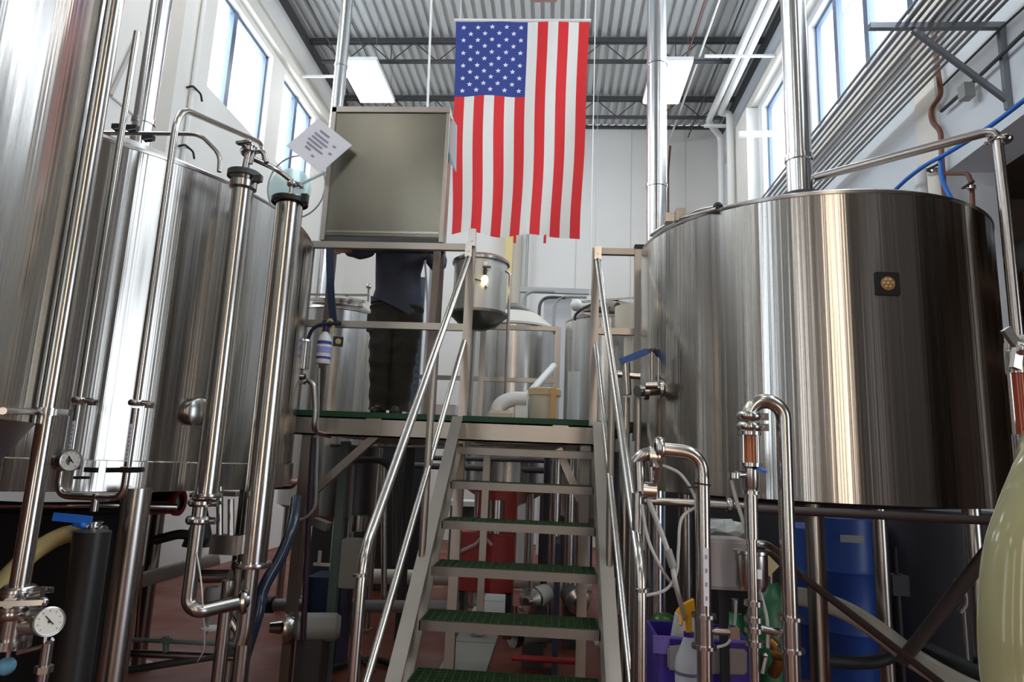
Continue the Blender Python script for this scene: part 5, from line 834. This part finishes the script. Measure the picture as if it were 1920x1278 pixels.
q = P(1500, 1000, 6.4); bm = nb(); bx(bm, (1.05, 6.6, 0), (3.2, 7.0, 1.6)); bmesh.ops.bevel(bm, geom=bm.edges[:], offset=.02, segments=2, affect='EDGES'); solo('dark_backing', 'long dark cabinet against the back behind the blue drums', 'cabinet', bm, mat('dark_backing_paint', (.03, .03, .035), .6))
pipe('large_hose', 'thick off-white hose lying across the red floor under the largest tank', 'hose', [P(1440, 1120, 4.6), P(1500, 1118, 4.4), P(1575, 1140, 4.2), P(1640, 1178, 4.0), P(1715, 1235, 3.8), P(1800, 1285, 3.5), P(1900, 1330, 3.2)], .055, PVC, sp=True, seg=18)
pipe('dark_floor_hose', 'dark hose lying beside the thick off-white hose', 'hose', [P(1550, 1238, 4.0), P(1640, 1240, 4.0), P(1720, 1212, 4.1), P(1790, 1240, 3.7), P(1860, 1275, 3.4)], .035, mat('dark_green_hose', (.03, .045, .045), .45), sp=True)
bm = nb(); q = P(1682, 1095, 4.5); box(bm, q, (.10, .1, .12)); cyl(bm, q + V(0, 0, .05), q + V(0, 0, .22), .012, 8); cyl(bm, (q.x, q.y, 0), (q.x, q.y, q.z), .02, 10); solo('control_valve', 'black control valve in front of the plain dark grey tank', 'valve', bm, BLACK)
bm = nb(); q = P(1805, 1130, 3.9); tube(bm, [q + V(-.03, 0, .1), q + V(0, 0, .12), q + V(.02, 0, .0), q + V(-.02, 0, -.05)], .016, .03, 10); cyl(bm, (q.x, q.y, 0), (q.x, q.y, q.z - .03), .012, 10); solo('bent_tap', 'pale bent tap at the right leg of the largest tank', 'tap', bm, mat('dull_pale_metal', (.35, .30, .27), .4, .5))
# near right edge
nr = P(1902, 655, .95); wf = thing('wing_clamp', 'shiny wing-nut clamp at the right edge, close to the viewer', 'clamp', nr); part('ring', B(lathe, [(.020, -.012), (.028, -.014), (.032, 0), (.028, .014), (.020, .012)], nr + V(.022, 0, 0), V(.3, -.2, 1), 28), CAST, wf); bm = nb(); fm = frame(V(.1, -1, .2)); cyl(bm, nr + V(-.012, -.02, 0), nr + V(.02, -.01, 0), .008, 14)
beam(bm, nr + V(-.008, -.02, 0), nr + V(-.024, -.022, .024), .007, .012); beam(bm, nr + V(-.008, -.02, 0), nr + V(-.016, -.022, -.030), .007, .012); ball(bm, nr + V(-.004, -.024, -.004), .008, seg=14); part('wing_nut', bm, POL, wf)
x, y, zt_, zb_ = vline(1915, 760, .95, pyt=700, pyb=815); s2 = thing('sight_glass', 'amber sight glass at the right edge, close to the viewer', 'sight glass', (x, y, zb_)); part('glass', B(cyl, (x, y, zb_), (x, y, zt_), .0125, 24), mat('amber_red_glass', (.30, .05, .015), .15), s2); part('end_cap', B(cyl, (x, y, zt_), (x, y, zt_ + .03), .014, 24), CAST, s2); part('end_cap', B(cyl, (x, y, zb_ - .05), (x, y, zb_), .014, 24), CAST, s2)
for t in (-1, 1): part('guard_rod', B(cyl, (x + .017 * t, y - .008, zb_), (x + .017 * t, y - .008, zt_), .002, 8), CAST, s2)
w0 = V(x, y, zt_ + .02); pipe('feed_pipe', 'polished pipe holding the amber sight glass at the right edge, close to the viewer', 'pipe', [w0, V(x, y, nr.z), V(x + .45, y + .05, nr.z), V(x + .45, y + .05, 0)], .012, POL, .05)
pipe('clear_hose', 'thick yellowish clear hose curving down at the right edge, close to the viewer', 'hose', [P(1953, 800, .97), P(1962, 850, .92), P(1948, 900, .87), P(1928, 955, .85), P(1902, 1040, .83), P(1893, 1150, .82), P(1896, 1250, .82), P(1915, 1370, .82), P(1950, 1500, .85)], .030, HOSEC, sp=True, seg=32)
# ================================================================== PERSON
def skin(name, mt, verts, edges, parent=None, sub=2, root=0):
    org = ORG[parent]; me = bpy.data.meshes.new(name); me.from_pydata([V(*v[:3]) - org for v in verts], edges, []); o = bpy.data.objects.new(name, me); COL.objects.link(o); o.parent = parent; ORG[o] = org
    sk = o.modifiers.new('skin', 'SKIN'); sk.use_smooth_shade = True
    for i, v in enumerate(verts): r = v[3]; me.skin_vertices[0].data[i].radius = (r if not isinstance(r, tuple) else r[0], r if not isinstance(r, tuple) else r[1]); me.skin_vertices[0].data[i].use_root = (i == root)
    sb_ = o.modifiers.new('sub', 'SUBSURF'); sb_.levels = sub; sb_.render_levels = sub; me.materials.append(mt); return o
YP = 4.92; G = PZT; cx_ = P(738, 650, YP).x; pr = thing('person', 'person in navy shirt and dark trousers standing behind the steel cabinet', 'person', (cx_, YP, G))
def addv(L, p, r): L.append((p[0], p[1], p[2], r)); return len(L) - 1
shL, shR = V(cx_ - .19, YP, G + 1.43), V(cx_ + .19, YP, G + 1.43)
elL, wrL = P(684, 470, 4.80), P(650, 468, 4.60); elR, wrR = V(cx_ + .31, YP - .02, G + 1.19), P(795, 474, 4.78)
hipL, hipR = V(cx_ - .085, YP, G + .90), V(cx_ + .095, YP, G + .90); knL, knR = V(cx_ - .075, YP - .03, G + .49), V(cx_ + .085, YP - .02, G + .49); anL, anR = V(cx_ - .065, YP + .01, G + .09), V(cx_ + .055, YP + .02, G + .09)
vs = [(cx_, YP, G + .96, (.13, .09))]; ed = []
def link(a, p, r): i = addv(vs, p, r); ed.append((a, i)); return i
wa = link(0, (cx_, YP, G + 1.12), (.13, .09)); ch_ = link(wa, (cx_, YP - .01, G + 1.34), (.15, .10)); nk = link(ch_, (cx_, YP, G + 1.48), .06); hd1 = link(nk, (cx_, YP - .015, G + 1.56), .062); hd2 = link(hd1, (cx_, YP - .02, G + 1.66), (.085, .10)); hd3 = link(hd2, (cx_, YP, G + 1.74), (.065, .075))
for hip, kn, an, s in ((hipL, knL, anL, -1), (hipR, knR, anR, 1)):
    h = link(0, hip, .085); k_ = link(h, kn, .055); a_ = link(k_, an, .04); t_ = link(a_, (an.x + .01 * s, an.y - .13, G + .035), .032)
FINGERS = []
for sh, el, wr, s in ((shL, elL, wrL, -1), (shR, elR, wrR, 1)):
    a_ = link(ch_, sh, .058); b_ = link(a_, el, .042); c_ = link(b_, wr, .028); d = (wr - el).normalized(); up_ = V(0, 0, 1); sd = d.cross(up_).normalized(); pal = link(c_, wr + d * .05, (.034, .018))
    for f_ in range(4):
        o_ = (f_ - 1.5) * .02; ln = (.9, 1.0, .95, .75)[f_]; k1 = link(pal, wr + d * .085 + up_ * o_ * -1, .010); k2 = link(k1, wr + d * (.085 + .038 * ln) + up_ * o_ * -1 - sd * .012 * s * 0 + V(0, -.012, 0), .009); link(k2, wr + d * (.085 + .050 * ln) + up_ * o_ * -1 + V(0, -.036 * ln, 0), .008)
    t1 = link(pal, wr + d * .05 + V(0, -.022, .028), .011); link(t1, wr + d * .078 + V(0, -.035, .045), .010)
body = skin('body', PINK, vs, ed, pr)
# face features on the head
bm = nb(); hc = V(cx_, YP - .02, G + 1.64)
for s in (-1, 1): ball(bm, hc + V(.032 * s, -.088, .015), .012, seg=10)
part('eye', bm, WHITE, pr); bm = nb(); ball(bm, hc + V(0, -.105, -.015), .014, (.8, 1, 1.6), 10); ball(bm, hc + V(0, -.092, -.052), .02, (1.2, .4, .35), 10); [ball(bm, hc + V(.085 * s, 0, -.005), .02, (.4, .7, 1.3), 10) for s in (-1, 1)]; part('face_features', bm, PINK, pr)
bm = nb(); ball(bm, hc + V(0, .022, .055), .103, (.98, 1.05, .85), 20); part('hair', bm, HAIR, pr)
def loft(bm, rings, seg=28):     # rings: centre, rx, ry (level ellipses)
    R = [[bm.verts.new(c + V(rx * math.cos(2 * PI * i / seg), ry * math.sin(2 * PI * i / seg), 0) * (1 + .035 * math.sin(3 * (2 * PI * i / seg) + c.z * 23))) for i in range(seg)] for (c, rx, ry) in rings]
    for a, b in zip(R, R[1:]):
        for i in range(seg): j = (i + 1) % seg; bm.faces.new((a[i], a[j], b[j], b[i]))
    bm.faces.new(list(reversed(R[0]))); bm.faces.new(R[-1])
def limb(bm, pts, rs, seg=18):
    path = spline(pts, 6); n = len(path); k = []
    for i in range(n): t = i / (n - 1) * (len(rs) - 1); j = min(int(t), len(rs) - 2); k.append(rs[j] * (1 - (t - j)) + rs[j + 1] * (t - j))
    rings = []; x = frame((path[1] - path[0])).col[0].copy()
    for i, p in enumerate(path):
        t = (path[min(i + 1, n - 1)] - path[max(i - 1, 0)]).normalized(); x = (x - t * x.dot(t)).normalized(); y = t.cross(x); w = 1 + .06 * math.sin(i * 1.9)
        rings.append([bm.verts.new(p + (x * math.cos(2 * PI * m / seg) + y * math.sin(2 * PI * m / seg)) * k[i] * w) for m in range(seg)])
    for a, b in zip(rings, rings[1:]):
        for m in range(seg): j = (m + 1) % seg; bm.faces.new((a[m], a[j], b[j], b[m]))
    bm.faces.new(list(reversed(rings[0]))); bm.faces.new(rings[-1])
bm = nb(); c0 = V(cx_, YP, G)
loft(bm, [(c0 + V(.0, 0, .83), .198, .145), (c0 + V(0, 0, .87), .194, .142), (c0 + V(0, 0, .98), .178, .132), (c0 + V(0, 0, 1.12), .176, .128), (c0 + V(0, 0, 1.28), .198, .135), (c0 + V(0, 0, 1.38), .205, .125), (c0 + V(0, 0, 1.44), .17, .10), (c0 + V(0, 0, 1.485), .085, .075), (c0 + V(0, 0, 1.51), .07, .065)])
for v in bm.verts:
    if v.co.z < G + .86: v.co.z += -.09 * (v.co.x - cx_) / .19 * 1.0
limb(bm, [shL + V(.03, 0, -.03), shL + V(-.03, 0, -.03), elL, elL.lerp(wrL, .85)], [.08, .078, .062, .046]); limb(bm, [shR + V(-.03, 0, -.03), shR + V(.03, 0, -.03), elR, elR.lerp(wrR, .85)], [.08, .078, .062, .046])
part('shirt', bm, SHIRT, pr)
bm = nb(); loft(bm, [(c0 + V(0, 0, .70), .165, .12), (c0 + V(0, 0, .78), .178, .13), (c0 + V(0, 0, .90), .172, .125), (c0 + V(0, 0, 1.0), .15, .11)])
for hip, kn, an, s in ((hipL, knL, anL, -1), (hipR, knR, anR, 1)): limb(bm, [hip + V(0, 0, -.05), hip.lerp(kn, .5), kn, kn.lerp(an, .5), an + V(0, 0, -.03)], [.115, .112, .098, .090, .088])
part('trousers', bm, TROUS, pr)
for an, s in ((anL, -1), (anR, 1)):
    vs = [(an.x, an.y + .04, G + .05, .042)]; ed = []; a_ = link(0, (an.x, an.y - .04, G + .05), .045); b_ = link(a_, (an.x + .01 * s, an.y - .13, G + .042), .038); link(b_, (an.x + .012 * s, an.y - .18, G + .036), .028); link(0, (an.x, an.y + .03, G + .11), .045); skin('shoe', BLACK, vs, ed, pr)
bm = nb(); box(bm, (hipL.x - .055, YP - .105, G + .70), (.10, .02, .14)); bmesh.ops.bevel(bm, geom=bm.edges[:], offset=.006, segments=2, affect='EDGES'); part('pocket', bm, mat('dark_khaki_cloth', (.05, .042, .032), .9), pr)
pipe('white_lanyard', 'white cord hanging from the right hand of the person', 'cord', [P(797, 488, 4.75), P(800, 540, 4.75), P(802, 600, 4.75), P(800, 660, 4.8)], .008, mat('pale_lilac_cord', (.62, .60, .68), .6), sp=True, seg=8)
# ------------------------------------------------------------------ look
SC.view_settings.view_transform = 'Standard'; SC.view_settings.look = 'None'; SC.view_settings.gamma = 1; SC.view_settings.use_curve_mapping = False
SC.view_settings.exposure = EXPO
SC.cycles.max_bounces = 10; SC.cycles.diffuse_bounces = 4; SC.cycles.glossy_bounces = 6; SC.cycles.transparent_max_bounces = 12; SC.cycles.transmission_bounces = 8
SC.cycles.use_denoising = True; SC.cycles.sample_clamp_indirect = 6
